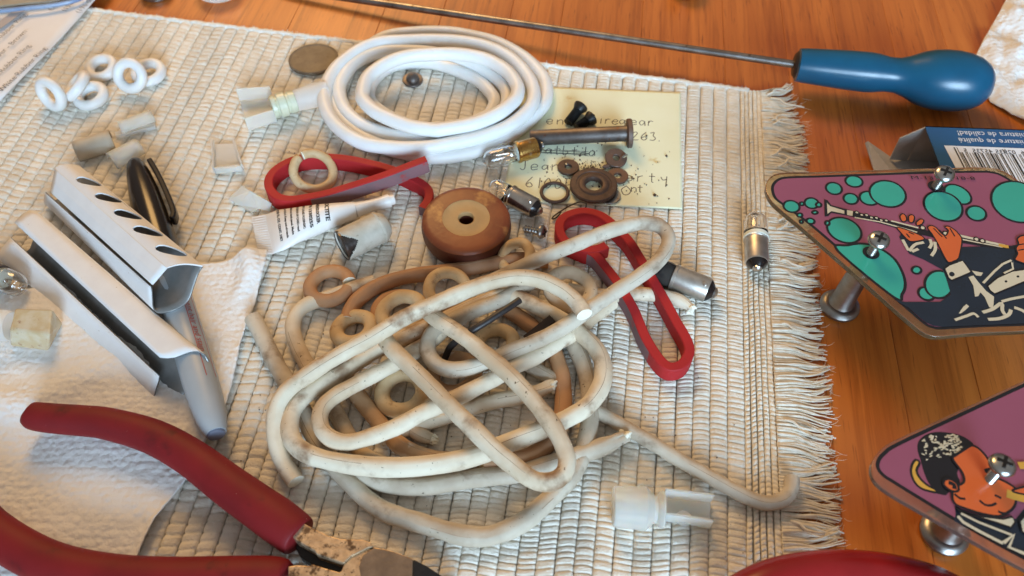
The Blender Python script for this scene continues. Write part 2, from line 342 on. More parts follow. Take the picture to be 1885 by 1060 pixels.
# ================================================================== the woven placemat
mat_o = thing('placemat', (-70, 200, TZ), 'cream ribbed cotton placemat with a frayed fringe lying on the oak table', 'placemat')
NR = 61
TL, TR = Vector((-262, 383.0, 0)), Vector((108.5, 310.5, 0))
BL, BR = Vector((-292, 30.0, 0)), Vector((63.5, 30.0, 0))
def rib(i, n, u0, u1, top0, bot0, name, depth, cell, amp, step, mcot):
    """one rib: a rounded ridge of weft bundles between two lines on the table"""
    g = G(); rnd = random.Random(i*13+5); prof = [(-.5, 1.0), (-.475, .62), (-.41, .22), (-.22, .03), (0, 0.0), (.22, .03), (.41, .22), (.475, .62), (.5, 1.0)]
    ta, tb = TL.lerp(TR, u0) if top0 is None else top0[0], TL.lerp(TR, u1) if top0 is None else top0[1]
    ba, bb = BL.lerp(BR, u0) if bot0 is None else bot0[0], BL.lerp(BR, u1) if bot0 is None else bot0[1]
    L = (ta-ba).length; k = int(L/step); cuts = [0]
    while cuts[-1] < L: cuts.append(cuts[-1]+rnd.uniform(*cell))
    ci = 0; vs = []; m = len(prof); tall = rnd.uniform(-.15, .1)
    for a in range(k+1):
        s = L*a/k
        while ci < len(cuts)-2 and s > cuts[ci+1]: ci += 1; tall = rnd.uniform(-.16, .12)
        f = (s-cuts[ci])/(cuts[ci+1]-cuts[ci]); bulge = 1-abs(2*f-1)**5
        pa, pb = ba.lerp(ta, a/k), bb.lerp(tb, a/k); wob = .22*noise.noise(Vector((i*3.1, s*.06, 0)))
        for (x, d) in prof:
            x = x*(.90+.09*bulge) if abs(x) > .4 else x
            p = pa.lerp(pb, x+.5); p = p+Vector((wob, .35*math.sin(x*3+i), 0))
            p.z = -depth*d**1.2-amp*(1-bulge)*(1-.5*d)+tall*amp*(1-d)*1.5+.14*noise.noise(Vector((x*2+i*7, s*.7, 1)))+.10*noise.noise(Vector((x*1.2+i*7, s*2.6, 5)))+(.25*math.sin(i*2.3+s*.9)*x*(1-d) if amp > .4 else .3*x*math.sin(cuts[ci]*3))
            vs.append(p)
    fs = [(a*m+j, a*m+j+1, (a+1)*m+j+1, (a+1)*m+j) for a in range(k) for j in range(m-1)]
    g.add(vs, fs)
    obj(name, g, mcot, mat_o, sharp=None)
for i in range(NR):
    t = i/NR
    if t < .55: cell, amp, step = (2.6, 4.2), .72, .45
    elif t < .72: cell, amp, step = (2.0, 3.4), .68, .42
    else: cell, amp, step = (1.5, 2.8), .70, .28
    rib(i, NR, i/NR, (i+1)/NR, None, None, 'rib', 1.3, cell, amp, step, M['cotton'])
# narrow braided border cords along the right side
cu = [0, 1.9, 3.8, 5.7, 7.6, 9.6]
for j in range(5):
    off = lambda q, e: q+Vector((e, 0, 0))
    rib(200+j, 1, 0, 0, (off(TR, cu[j]), off(TR, cu[j+1])), (off(BR, cu[j]+.4*j), off(BR, cu[j+1]+.4*j)), 'border_cord', 1.1, (1.5, 2.3), .8, .3, M['fringe'])
# backing cloth under the ribs
g = G(); prism(g, [BL, BR+Vector((10, 0, 0)), TR+Vector((9, 0, 0)), TL], TZ+.05, -2.2); obj('backing_cloth', g, M['cotton'], mat_o, smooth=False)
# fuzzy white selvage along the far edge
g = G(); path = [TL.lerp(TR, k/260)+Vector((0, 1.2+.5*noise.noise(Vector((k*.21, 0, 0))), -1.2+.5*noise.noise(Vector((k*.3, 5, 0))))) for k in range(261)]
path += [TR+Vector((x, 1.0-x*.15, -1.4)) for x in (1.5, 3, 4.5)]
sweep(g, path, circ(1.75, 8), radf=lambda t: (lambda a: 1+.35*noise.noise(Vector((t*150, math.cos(a)*1.3, math.sin(a)*1.3)))))
rnd = random.Random(3)
for k in range(900):
    c = path[rnd.randrange(len(path))]+Vector((rnd.uniform(-.8, .8), rnd.uniform(-.6, 1.2), rnd.uniform(.2, 1.2))); d = Vector((rnd.uniform(-1, 1), rnd.uniform(-.3, 1.4), rnd.uniform(-.2, .9))).normalized()*rnd.uniform(.8, 2.2)
    s = d.cross(Vector((0, 0, 1))).normalized()*.16
    if s.length > 0: g.add([c-s, c+s, c+d*.6+s*.8+Vector((0, 0, .1)), c+d], [(0, 1, 2), (0, 2, 3)])
obj('edge_binding', g, M['binding'], mat_o, sharp=None)
# fringe of loose warp yarns, lying in wavy locks
g = G(); rnd = random.Random(11)
FT, FB = TR+Vector((9.5, 0, 0)), BR+Vector((11.4, 0, 0)); NF = 680
for k in range(NF):
    t = (k+rnd.uniform(-.6, .6))/NF; o = FB.lerp(FT, t); c1 = noise.noise(Vector((t*38, 0, 2))); c2 = noise.noise(Vector((t*13, 4, 0))); c3 = noise.noise(Vector((t*60, 9, 0)))
    lay = rnd.random(); ln = 19.0+2.4*c2+1.6*c3+rnd.uniform(-2.2, 1.6); an = -.05+.30*c1+.22*c2+rnd.uniform(-.13, .13)
    if t > .93: an += (t-.93)*9; ln *= .9
    pts = []; ph = c1*5+rnd.uniform(-.5, .5); wv = rnd.uniform(.3, .8)
    for q in range(8):
        f = q/7; x = ln*f; y = math.tan(an)*x*(.35+.65*f)+wv*math.sin(f*5.5+ph)*min(1, f*2)
        z = -.7-2.0*min(1, f*1.5)**1.2+lay*1.1*(1-.5*f)+.25*math.sin(f*6+ph)
        pts.append(o+Vector((x, y, max(z, TZ+.5))))
    sweep(g, crom(pts, step=1.3), circ(rnd.uniform(.30, .44) if rnd.random() < .4 else rnd.uniform(.5, .72), 6), radf=lambda t: 1-.55*max(0, t-.35)/.65)
    if rnd.random() < .035:      # a few yarns hooked back
        o2 = o+Vector((rnd.uniform(1, 6), 0, .6)); r0 = rnd.uniform(2, 3.5); sg = rnd.choice((-1, 1))
        pts = [o2+Vector((r0*a, sg*r0*b, c)) for a, b, c in ((0, 0, -.6), (1.2, .5, 0), (1.9, 1.4, 0), (3.2, 1.7, -.3), (4.6, 1.8, -1.2))]
        sweep(g, crom(pts, step=1.2), circ(.6, 6), radf=lambda t: 1-.4*t)
for k in range(700):     # stray hairs
    o = FB.lerp(FT, rnd.random())+Vector((rnd.uniform(2, 21), rnd.uniform(-1, 1), rnd.uniform(-2.2, .2))); a = rnd.uniform(-.9, .9); ln = rnd.uniform(1.5, 4.5)
    o.z = max(o.z-.06*(o.x-FB.x)*.5, TZ+.4); p1_ = o+Vector((math.cos(a)*ln*.5, math.sin(a)*ln*.5, rnd.uniform(0, .7))); p2_ = p1_+Vector((math.cos(a+.5)*ln*.5, math.sin(a+.5)*ln*.5, rnd.uniform(-.4, .6)))
    sweep(g, [o, p1_, p2_], circ(.09, 3), radf=lambda t: 1-.6*t)
obj('fringe', g, M['fringe'], mat_o, sharp=None, kind='stuff')

# ================================================================== paper towel, lower left
def sheet(name, top, right, left, bottom, nz_, m, hfun, label, cat, nu=90, nv=90, thick=.35):
    """Coons patch between four boundary polylines (photo points); hfun gives the height"""
    def poly(pts):
        P_ = [at(*p) for p in pts]; d = [0]
        for a, b in zip(P_[:-1], P_[1:]): d.append(d[-1]+(b-a).length)
        def f(t):
            s = t*d[-1]
            for i in range(len(d)-1):
                if s <= d[i+1] or i == len(d)-2: return P_[i].lerp(P_[i+1], (s-d[i])/max(1e-6, d[i+1]-d[i]))
        return f
    T, Rr, Lf, Bt = poly(top), poly(right), poly(left), poly(bottom); vs = []
    for j in range(nv+1):
        v = j/nv
        for i in range(nu+1):
            u = i/nu
            p = T(u)*(1-v)+Bt(u)*v+Lf(v)*(1-u)+Rr(v)*u-(T(0)*(1-u)*(1-v)+T(1)*u*(1-v)+Bt(0)*(1-u)*v+Bt(1)*u*v)
            h, dx, dy = hfun(p.x, p.y, u, v)
            # lift along the line of sight keeps nothing special: the point simply rises
            q = Vector((p.x+dx, p.y+dy, h)); vs.append(q)
    g = G(); n = nu+1
    g.add(vs, [(j*n+i, j*n+i+1, (j+1)*n+i+1, (j+1)*n+i) for j in range(nv) for i in range(nu)])
    return obj(name, g, m, sharp=None, solid=(thick, 1), label=label, cat=cat)
def towel_h(x, y, u, v):
    e = .25*noise.noise(Vector((x*.45, y*.45, 0)))+.12*noise.noise(Vector((x*1.1, y*1.1, 4)))
    f = 1.2+1.6*noise.noise(Vector((x*.035, y*.035, 1)))
    ridge = 5.5*math.exp(-((u-.935-.02*math.sin(v*19))/.04)**2)*max(0, 1-v*1.8)*(.55+.45*math.sin(v*17+1))
    fold = 3.2*math.exp(-((v-.36-.08*math.sin(u*6))/.06)**2)*max(0, 1-u*1.25)
    edge = 1.6*max(0, (u-.965)/.035)*(.5+.5*math.sin(v*23))
    return max(.25, f+ridge+fold+e+edge)+.3, .12*noise.noise(Vector((x*.8, y*.8, 9))), .12*noise.noise(Vector((x*.8, y*.8, 19)))
sheet('paper_towel',
      [(-90, 548), (60, 536), (200, 505), (330, 494), (400, 488), (440, 480), (470, 474), (497, 469)],
      [(497, 469), (493, 500), (480, 535), (472, 562), (458, 598), (446, 640), (441, 668), (432, 705), (420, 750), (395, 800), (368, 848), (345, 888), (315, 930), (293, 960), (262, 1022), (235, 1080)],
      [(-90, 548), (-90, 800), (-95, 1100)], [(-95, 1100), (70, 1092), (235, 1080)], 0, M['towel'], towel_h,
      'white embossed paper towel spread under the red pliers and the grey marker', 'paper towel', 110, 130)

def tissue_h(x, y, u, v):
    return max(TZ+.3, TZ+3.5+5.0*noise.noise(Vector((x*.05, y*.05, 3)))+2.0*noise.noise(Vector((x*.14, y*.14, 7)))+.5*noise.noise(Vector((x*.5, y*.5, 7)))), 0, 0
sheet('paper_towel', [(1868, -30), (1900, -40), (1990, -60)], [(1990, -60), (1990, 150), (1960, 255)],
      [(1868, -30), (1840, 22), (1812, 70), (1792, 112), (1798, 140)], [(1798, 140), (1830, 182), (1895, 222), (1960, 255)], 0, M['towel'], tissue_h,
      'crumpled white paper towel on the bare wood behind the blue screwdriver handle', 'paper towel', 60, 60)

# ================================================================== printed papers, top left
def text(body, size, org, xd, yd, m, name, parent, zoff=.12, mapf=None, align='LEFT', shear=0, res=2, bold=0):
    c = bpy.data.curves.new(name, 'FONT'); c.offset = bold; c.body = body; c.size = size; c.align_x = align; c.resolution_u = res; c.shear = shear
    t = bpy.data.objects.new('tmp', c); me = bpy.data.meshes.new_from_object(t); bpy.data.objects.remove(t); bpy.data.curves.remove(c)
    g = G(); vs = []
    for v in me.vertices:
        if mapf: vs.append(mapf(v.co.x, v.co.y))
        else:
            p = org+xd*v.co.x+yd*v.co.y; vs.append(p+Vector((0, 0, zoff)))
    g.add(vs, [tuple(p.vertices) for p in me.polygons]); bpy.data.meshes.remove(me)
    return obj(name, g, m, parent, smooth=False)
pz = 1.6
pp = thing('printed_sheet', at(60, 60, .3), 'white printed parts list with slanted lines of text at the far left corner', 'paper')
g = G(); A, B, C_, D_ = at(236, -62, pz), at(-4, 195, pz+.4), at(-150, 140, pz), at(-40, -130, pz)
NX = 12; vs = []
for j in range(NX+1):
    for i in range(NX+1):
        p = A.lerp(B, j/NX).lerp(D_.lerp(C_, j/NX), i/NX); p.z += .9*math.exp(-((i)/2.5)**2)*(.7+.5*math.sin(j*.7)); vs.append(p)
g.add(vs, [(j*13+i, j*13+i+1, (j+1)*13+i+1, (j+1)*13+i) for j in range(NX) for i in range(NX)])
obj('sheet', g, M['paper'], pp, solid=(.25, -1))
xd = (at(87, 87, 3)-at(8, 163, 3)).normalized(); xd.z = 0; yd = Vector((-xd.y, xd.x, 0))
pk = [('1-1/2" White Rubber Ring', (87, 89)), ('1" White Rubber Ring', (57, 84)), ('Red Rubber - Brown', (51, 57)), ('Black Rubber Ring', (50, 27)), ('(196-0', (176, 2)), ('(196-11', (145, 4)), ('(196-1', (117, 2))]
for s_, (x, y) in pk[:4]: text(s_, 4.4, at(x, y, 3.4), xd, yd, M['print_grey'], 'lettering', pp, 0, align='RIGHT')
for s_, (x, y) in (('(196-00', (146, 24)), ('(196-11', (120, 21)), ('(196-01', (95, 19))): text(s_, 4.4, at(x, y, 3.4), xd, yd, M['print_grey'], 'lettering', pp, 0)
# grey printed bar on the sheet
a, b = at(50, 17, 3.2), at(-30, 75, 3.2); g = G(); s = yd*5.5
g.add([a, b, b+s, a+s], [(0, 1, 2, 3)]); obj('grey_bar', g, M['paper_grey'], pp, smooth=False)
# zip bag lying over the sheet
zb = thing('zip_bag', at(20, -10, 4), 'clear plastic zip bag with a blue seal on top of the printed sheet', 'bag')
g = G(); q = [(-90, 20), (0, 15), (45, 10), (100, 5), (150, -8), (190, -40), (100, -110), (-90, -90)]
prism(g, [at(x, y, 4) for x, y in q], 3.8, 5.2); obj('pouch', g, mat('cloudy_plastic', (.52, .46, .36), (.36, .31, .24), .03, .3, trans=.25, bump=(.2, .6, 1)), zb, bevel=.5)
g = G(); path = [at(x, y, 5) for x, y in ((-90, 26), (0, 20), (45, 15), (100, 9), (150, -4), (195, -38))]
sweep(g, crom(path), circ(1.1, 8)); obj('seal', g, mat('blue_seal', (.16, .24, .42), (.34, .42, .55), .1, .35), zb)

# ================================================================== big new white rings
def tubeo(name, pts, r, m, closed, label, cat, group=None, parent=None, seam=0, caps=(0, 0), radf=None, n=18, extra=None, wob=0.0, flat=None):
    P3 = [at(*p) for p in pts]; path = crom(P3, closed, 1.5)
    seam2 = extra and len(extra) > 1; sec = circ(r, n, seam, rb=(flat or r))
    if seam2:
        rs_ = random.Random(len(label)); th = rs_.uniform(.9, 2.2); sec = []
        for k in range(n):
            a = th+.03+(2*math.pi-.06)*k/(n-1); rr_ = r*(1.0 if 0 < k < n-1 else 1.015); sec.append((rr_*math.cos(a), rr_*math.sin(a)))
    if wob:
        for i, p in enumerate(path): path[i] = p+Vector((noise.noise(p*.06), noise.noise(p*.06+Vector((9, 0, 0))), .5*noise.noise(p*.05+Vector((0, 9, 0)))))*wob
    g = G(); sweep(g, path, sec, closed, caps, radf=radf)
    if seam2:
        for i, f in enumerate(g.f):
            if len(f) == 4 and i % n == n-1 and noise.noise(Vector((i//n*.045, len(label), 0))) > .02: g.m[i] = 2
    mm = [m]+(extra or [])
    return obj(name, g, mm, parent, sharp=50 if not closed else None, label=label, cat=cat, group=group)
GW = 'new white rubber rings in a coil'
ring_loops = [
 ('widest new white rubber ring, lowest of the coil on the mat', 3.2, 3.3, [(1006,167),(1002,190),(988,208),(955,238),(913,263),(870,279),(814,289),(760,284),(700,268),(655,244),(622,208),(612,165),(632,126),(672,92),(711,68),(768,60),(825,60),(870,67),(918,80),(966,107),(998,140)]),
 ('new white rubber ring forming the left outer edge of the coil', 3.2, 7.6, [(598,167),(617,128),(655,96),(697,79),(754,75),(802,74),(852,77),(899,87),(941,108),(970,138),(982,165),(981,186),(972,203),(950,223),(925,238),(885,252),(842,262),(800,270),(765,273),(725,272),(669,263),(627,238),(602,205)]),
 ('new white rubber ring second from the left edge of the coil', 3.2, 5.4, [(624,167),(632,141),(656,114),(697,97),(740,94),(800,98),(852,112),(899,134),(928,158),(935,181),(928,204),(905,226),(865,245),(820,254),(782,256),(740,252),(697,243),(660,226),(634,200)]),
 ('smallest new white rubber ring, half hidden under the top ring of the coil', 3.0, 3.2, [(905,204),(895,215),(860,228),(800,237),(750,229),(705,208),(680,182),(686,150),(716,124),(756,115),(800,117),(842,130),(878,147),(900,167),(911,186)]),
 ('topmost new white rubber ring lying inside the coil', 3.2, 11.6, [(667,174),(677,143),(711,117),(754,103),(815,99),(857,101),(899,111),(934,132),(952,158),(951,178),(938,193),(913,211),(871,228),(814,238),(800,239),(754,232),(697,209),(672,188)]),
]
for lab, r, z, pts in ring_loops: tubeo('rubber_ring', [(x, y, z) for x, y in pts], r, M['white_rubber'], True, lab, 'rubber ring', GW)
# small new rings
GS = 'small new white rubber rings'
for lab, (x, y), z, th, ph in [
  ('leftmost small new white rubber ring, standing on its edge', (94,173), 7.6, 58, 185),
  ('small new white rubber ring seen edge-on behind the leftmost one', (141,158), 7.2, 80, 122),
  ('small new white rubber ring lying flat nearest the nylon pieces', (167,176), 2.6, 50, 100),
  ('small new white rubber ring lying flat, rearmost of its cluster', (187,125), 2.6, 50, 102),
  ('small new white rubber ring leaning upright with its hole facing the viewer', (239,139), 8.0, 30, 165),
  ('rightmost small new white rubber ring, half behind the leaning one', (274,133), 3.0, 48, 95)]:
    p = at(x, y, z); g = G(); torus(g, p, facing(p, th, ph), 5.9, 2.45, seg=36)
    obj('small_rubber_ring', g, M['white_rubber'], sharp=None, label=lab, cat='rubber ring', group=GS)

# ================================================================== the tangle of old rubber rings
GO = 'old rubber rings tangled in a pile'
def torn(t0=.93, lo=.35, seed=1):
    def f(t):
        if t < t0: return 1.0
        k = (t-t0)/(1-t0)
        return lambda a: 1-k*(1-lo)*(.55+.75*noise.noise(Vector((math.cos(a)*1.4+seed*7, math.sin(a)*1.4, k*1.5))))
    return f
def torn_tip(o_pts, r, seed, parent):
    """ragged crumbs of paler rubber on a torn end"""
    a, b = at(*o_pts[-2]), at(*o_pts[-1]); d = (b-a).normalized(); g = G(); rnd = random.Random(seed); s = d.cross(Vector((0, 0, 1))).normalized()
    for k in range(9):
        an = rnd.uniform(0, 6.28); rr_ = r*rnd.uniform(.15, .72); p = b+(s*math.cos(an)+Vector((0, 0, 1))*math.sin(an))*rr_-d*.8
        lathe(g, p, d+Vector((rnd.uniform(-.5, .5), rnd.uniform(-.5, .5), rnd.uniform(-.2, .5))), [(0, r*.34), (r*.3, r*.3), (r*rnd.uniform(.5, 1.0), r*.10)], 6)
    return obj('torn_end', g, M['cut_rubber'], parent, sharp=None)
def strand(label, m, pts, r=2.9, closed=False, tear=None, seam=.22, cut=False, wob=.25):
    rf = torn(1-8.0/max(20, sum((at(*a)-at(*b)).length for a, b in zip(pts[:-1], pts[1:]))), .3, len(pts)) if tear else None
    base_rf = rf; sd_ = len(label)*3.7
    def rf(t):
        k = 1+.055*noise.noise(Vector((math.cos(6.283*t)*len(pts)*.33+sd_, math.sin(6.283*t)*len(pts)*.33, sd_))); q = base_rf(t) if base_rf else 1.0
        return (lambda a: q(a)*k) if callable(q) else (lambda a: k*(1+.035*math.cos(2*a+sd_+4*noise.noise(Vector((math.cos(6.283*t)*3, math.sin(6.283*t)*3, sd_+5)))))) if base_rf is None else q*k
    o = tubeo('old_rubber_ring', pts, r, M[m], closed, label, 'rubber ring', GO, seam=seam, caps=(1, 1) if not closed else (0, 0), radf=rf, extra=[M['cut_rubber'], M['seam_dirt']], wob=wob, n=22)
    if tear: torn_tip(pts, r, len(label), o)
    return o
# bottom layer, flat on the mat
strand('long brownish old rubber ring from the paper towel round the near edge of the pile', 'old_grey',
  [(466,586,2.6),(478,610,2.6),(497,650,2.6),(522,694,2.7),(548,738,2.7),(578,800,2.6),(603,838,2.7),(627,872,2.7),(650,895,2.7),(675,919,2.7),(715,944,2.7),(768,961,2.7),(824,978,2.7),(860,986,2.7),(905,985,2.7),(963,961,2.7),(1006,924,2.8),(1046,885,3),(1066,852,3.2),(1078,815,3.6),(1086,765,3.6),(1084,715,3.4),(1075,676,3.2),(1060,641,3),(1040,612,3)], 3.1)
strand('pale old rubber ring bent in a corner at the upper left of the pile', 'old_white',
  [(690,519,2.7),(663,527,2.7),(630,538,2.7),(598,549,2.7),(566,560,2.7),(546,578,2.7),(539,602,2.7),(545,630,2.7),(560,662,2.7),(582,700,2.7),(603,732,2.7),(628,776,2.7),(645,808,2.7),(668,838,2.7),(700,858,2.7)], 2.8)
strand('orange brown old rubber ring arching along the far side of the pile below the wheel', 'old_brown',
  [(641,590,3),(648,566,3),(667,545,3.2),(700,525,3.4),(740,511,3.6),(790,503,3.6),(850,495,3.6),(917,483,3.6),(960,478,3.4),(1010,480,3.2)], 2.9)
strand('tan old rubber strand crossing low under the pale loops at lower left', 'old_tan',
  [(622,676,2.8),(640,702,2.8),(660,730,2.8),(692,770,2.8),(726,810,2.8),(752,828,2.8),(790,842,2.8),(835,848,2.8),(880,846,2.8)], 2.9)
strand('orange brown old rubber strand curving vertically inside the right end of the pile', 'old_brown',
  [(920,560,3),(950,580,3),(985,606,3),(1012,632,3.2),(1030,676,3.4),(1037,719,3.4),(1036,760,3.2),(1022,800,3),(985,834,3),(940,850,3),(890,856,3)], 3.0)
strand('long greyish old rubber strand lying low across the near side with a torn right end', 'old_grey',
  [(655,862,3),(680,880,3),(718,892,3),(780,895,3),(830,887,3.2),(880,880,3.2),(948,873,3.4),(1000,858,3.6),(1050,843,3.8),(1100,826,3.8),(1128,814,3.6),(1152,803,3.4)], 3.1, tear=True)
strand('short dark greyish rubber strand deep in the middle of the pile', 'old_grey', [(925,640,2.8),(950,655,2.8),(973,671,2.8),(1009,692,2.8),(1036,708,2.8)], 2.7)
strand('old rubber strand with a tan shredded end in the middle right of the pile', 'old_white',
  [(700,806,2.8),(740,792,2.8),(770,782,2.9),(800,773,3),(830,764,3.2),(870,750,3.4),(915,738,3.4),(952,731,3.6),(990,721,4),(1018,711,4.4)], 2.8, tear=True)
strand('short old rubber stub with a pale ragged end near the ring at lower left', 'old_grey', [(735,766,2.8),(750,782,2.8),(766,795,2.8),(785,805,3),(800,811,3)], 2.6, tear=True)
strand('pale strand passing under the red band with a white torn end at right', 'old_white',
  [(1045,532,3),(1080,540,3),(1120,545,2.8),(1160,541,2.8),(1205,543,2.8),(1240,550,2.8),(1262,560,2.8),(1272,570,2.8)], 2.7, tear=True)
# middle layer
strand('large pinkish white old rubber ring, the wide oval loop round the whole pile', 'old_white',
  [(700,640,9),(660,664,9),(620,690,9),(580,713,8.8),(550,738,8.8),(536,765,8.6),(534,795,8.6),(545,820,8.6),(570,837,8.6),(610,849,8.8),(660,857,9),(720,860,9),(780,857,9.2),(850,846,9.4),(900,831,9.4),(936,815,9.2),(1000,790,9),(1043,770,9),(1083,745,8.8),(1107,708,8.6),(1110,672,8.4),(1097,642,8),(1070,614,7.6),(1035,590,7.4),(1000,570,7.6),(955,549,8),(920,546,8.2),(880,561,8.4),(830,584,8.8),(765,612,9)], 3.15, closed=True)
strand('slim white old rubber loop nested inside the left end of the oval loop', 'old_white',
  [(822,600,9.6),(790,630,10),(760,648,10),(723,671,10),(685,691,10.2),(650,710,10.4),(616,730,10.4),(596,749,10.4),(589,770,10.4),(595,794,10.4),(615,811,10.6),(641,815,10.8),(675,806,11),(735,783,11.4),(782,758,11.6),(841,732,11.4),(884,710,11),(918,692,10.4),(948,675,9.6),(990,654,8.6),(1033,627,7.4),(1062,609,6.2),(1092,582,5.6),(1128,556,5.2)], 2.85)
strand('long old rubber loop reaching out to the upper right over the red band', 'old_grey',
  [(908,516,14),(945,498,14.5),(985,480,15),(1020,465,15),(1062,448,15),(1105,431,14.5),(1161,414,14),(1198,411,13.5),(1223,423,13),(1231,446,12.8),(1215,478,12.8),(1175,509,13),(1133,537,13.2),(1090,566,13.2),(1050,594,13),(999,622,12.6),(935,649,12.4),(884,671,12.2),(850,680,12),(824,679,12),(801,668,12),(788,647,12),(790,622,12),(804,605,11.6),(832,592,11),(870,574,10),(905,559,9.4),(938,543,8.6),(968,526,7.6),(985,514,7)], 2.85)
# top layer
strand('grey white old rubber ring folded into a long U that points to the near edge', 'old_white',
  [(707,620,15),(722,642,15.8),(748,668,16.5),(790,709,17),(833,753,17),(858,777,17),(880,799,17),(914,832,16.5),(944,857,15),(965,874,14),(990,887,13),(1016,887,13),(1036,874,13.4),(1044,850,14.2),(1038,824,15),(1024,796,16),(1003,765,17),(973,727,17.5),(931,684,18),(884,645,18),(850,618,17.5),(807,589,16.5),(790,577,15.5)], 2.95, wob=.3)
strand('topmost old rubber ring sweeping across the pile with a round pale cut end at right', 'old_white',
  [(545,887,3.2),(538,876,3.4),(526,858,4),(513,830,5.5),(507,795,7.5),(508,764,9.5),(516,738,11),(536,712,12.5),(582,679,14.5),(633,649,16.5),(684,622,18.5),(750,582,20.5),(816,553,21),(884,525,21),(931,513,21),(965,511,21),(999,517,20.5),(1033,533,20),(1056,551,19.5),(1070,568,19.5),(1076,580,19.5)], 2.95, wob=.2)
# small old rings in and round the pile
GR = 'small old rubber rings'
def ring(label, m, p, th, ph, RR, r, a0=0, a1=360, sq=1.0, cat='rubber ring'):
    c = at(*p); g = G(); torus(g, c, facing(c, th, ph), RR, r, a0, a1, 44, 14, caps=(1, 1), sq=sq, jit=.03)
    return obj('small_old_ring', g, [M[m], M['cut_rubber']], sharp=50 if a1 < 359 else None, label=label, cat=cat, group=GR)
ring('orange tan small ring snapped open, lying left of the pile below the grey thimble', 'old_brown', (607,526,2.8), 44, 92, 7.6, 2.7, 12, 345)
ring('greyish tan small ring under the crossing strands at the left of the pile', 'old_yellow', (652,606,4.0), 44, 96, 6.4, 2.7)
ring('tan small ring with a pale brown face leaning under the topmost strand', 'old_yellow', (741,577,6.5), 36, 100, 7.6, 2.7)
ring('orange small ring lying behind the pale faced ring under the orange arch', 'old_brown', (733,571,3.0), 46, 90, 7.8, 2.6)
ring('cream small ring standing up in the far side of the pile below the wheel', 'old_yellow', (824,532,8.0), 26, 80, 7.0, 2.3)
ring('tan small ring with split rim leaning next to the wheel', 'old_yellow', (950,473,7.0), 34, 140, 6.0, 2.1)
ring('pale small ring lying behind the pale cut end at the right of the pile', 'old_white', (1050,532,6.0), 40, 70, 8.0, 2.8)
ring('yellow cream small ring behind the long U strand in the middle of the pile', 'old_yellow', (912,632,4.2), 40, 95, 6.6, 2.6)
ring('small old ring with a cracked white and yellow face near the slim loop', 'old_yellow', (741,722,5.0), 30, 100, 7.2, 2.8)
ring('tan small ring mostly hidden under the long loop and the U strand', 'old_tan', (835,690,3.2), 38, 95, 7.6, 2.7)
ring('cracked small ring leaning against the inside of the red band loop', 'old_yellow', (577,315,5.5), 24, 60, 8.3, 2.0, 140, 488)
# stiff flattened strip hooked at its end, right of the pile
strand('straight greyish old rubber strip with a hooked end lying over the fringe', 'old_grey',
  [(1085,748,2.6),(1115,766,2.6),(1155,789,2.6),(1200,815,2.6),(1245,843,2.6),(1300,874,2.6),(1350,902,2.6),(1388,920,2.5),(1415,926,2.4),(1440,920,2.3),(1455,904,2.2),(1458,880,2.1)], 2.5, wob=.1)
# short bits of black insulated wire and strip in the pile
tubeo('black_wire', [(957,552,22),(930,570,22),(896,592,21),(868,609,19),(845,624,13),(828,640,9),(819,660,5)], 1.25, M['black_matte'], False, 'stiff black wire slanting through the pile and bent down into it', 'wire', n=10)
g = G(); path = crom([at(*p) for p in [(1017,586,10),(1000,600,9),(984,613,8),(968,625,7)]]); sweep(g, path, [(-1.6,-.6),(1.6,-.6),(1.6,.6),(-1.6,.6)])
obj('dark_strip', g, M['brown_strip'], label='dark brown flat strip with a squared end sticking out from under the long loop', cat='strip')

# ================================================================== red rubber bands (rectangular section)
def band(label, pts, th, h, closed, mats, sidemat=None):
    path = crom([at(*p) for p in pts], closed, 1.2); a, c = th/2, .35
    sec = [(-a, -h+c), (-a+c, -h), (a-c, -h), (a, -h+c), (a, -c), (a-c, 0), (-a+c, 0), (-a, -c)]
    g = G(); sweep(g, path, sec, closed, (1, 1), up=Vector((0, 0, 1)))
    if sidemat is not None:
        for i, f in enumerate(g.f):
            if len(f) == 4 and i % 8 == sidemat[0] and sidemat[1] <= i//8/len(path) <= sidemat[2]: g.m[i] = 1
    return obj('red_rubber_band', g, mats, sharp=35, label=label, cat='rubber band', group='red rubber bands')
b1 = [(784,291,13.5),(745,306,12.5),(711,319,11),(675,331,9),(640,342,7.4),(600,354,7),(565,361,7),(535,365,7),(512,361,7),(499,350,7),(494,338,7),(496,324,7),(506,311,7),(522,300,7),(540,292,7),(558,288,7),(580,286,7),(604,287,7),(630,289,7),(655,293,7),(682,299,7),(706,305,7),(735,315,6.8),(756,325,6.5),(778,337,6),(789,350,5.6),(788,366,5.2),(777,382,5)]
band('red rubber band cut open and curled like a ribbon behind the white tube', b1, 3.7, 6.9, False, [M['red_rubber'], M['red_greyed']], (7, 0, .30))
b2 = [(1129,411,7.2),(1145,427,7.2),(1161,445,7.2),(1182,479,7.2),(1204,516,7.2),(1226,554,7.2),(1246,591,7.2),(1258,611,7.2),(1267,630,7.2),(1269,648,7.2),(1256,669,7.2),(1234,674,7.2),(1214,659,7.2),(1190,622,7.2),(1177,592,7.2),(1164,562,7.2),(1139,521,7.2),(1113,487,7.2),(1094,466,7.2),(1068,455,7.2),(1040,441,7.2),(1030,420,7.2),(1034,403,7.2),(1050,392,7.2),(1076,387,7.2),(1105,394,7.2)]
rb = band('red rubber band in a teardrop loop under the long pale strand at right', b2, 3.7, 7.0, True, [M['red_rubber'], M['red_greyed']], (7, .45, .74))
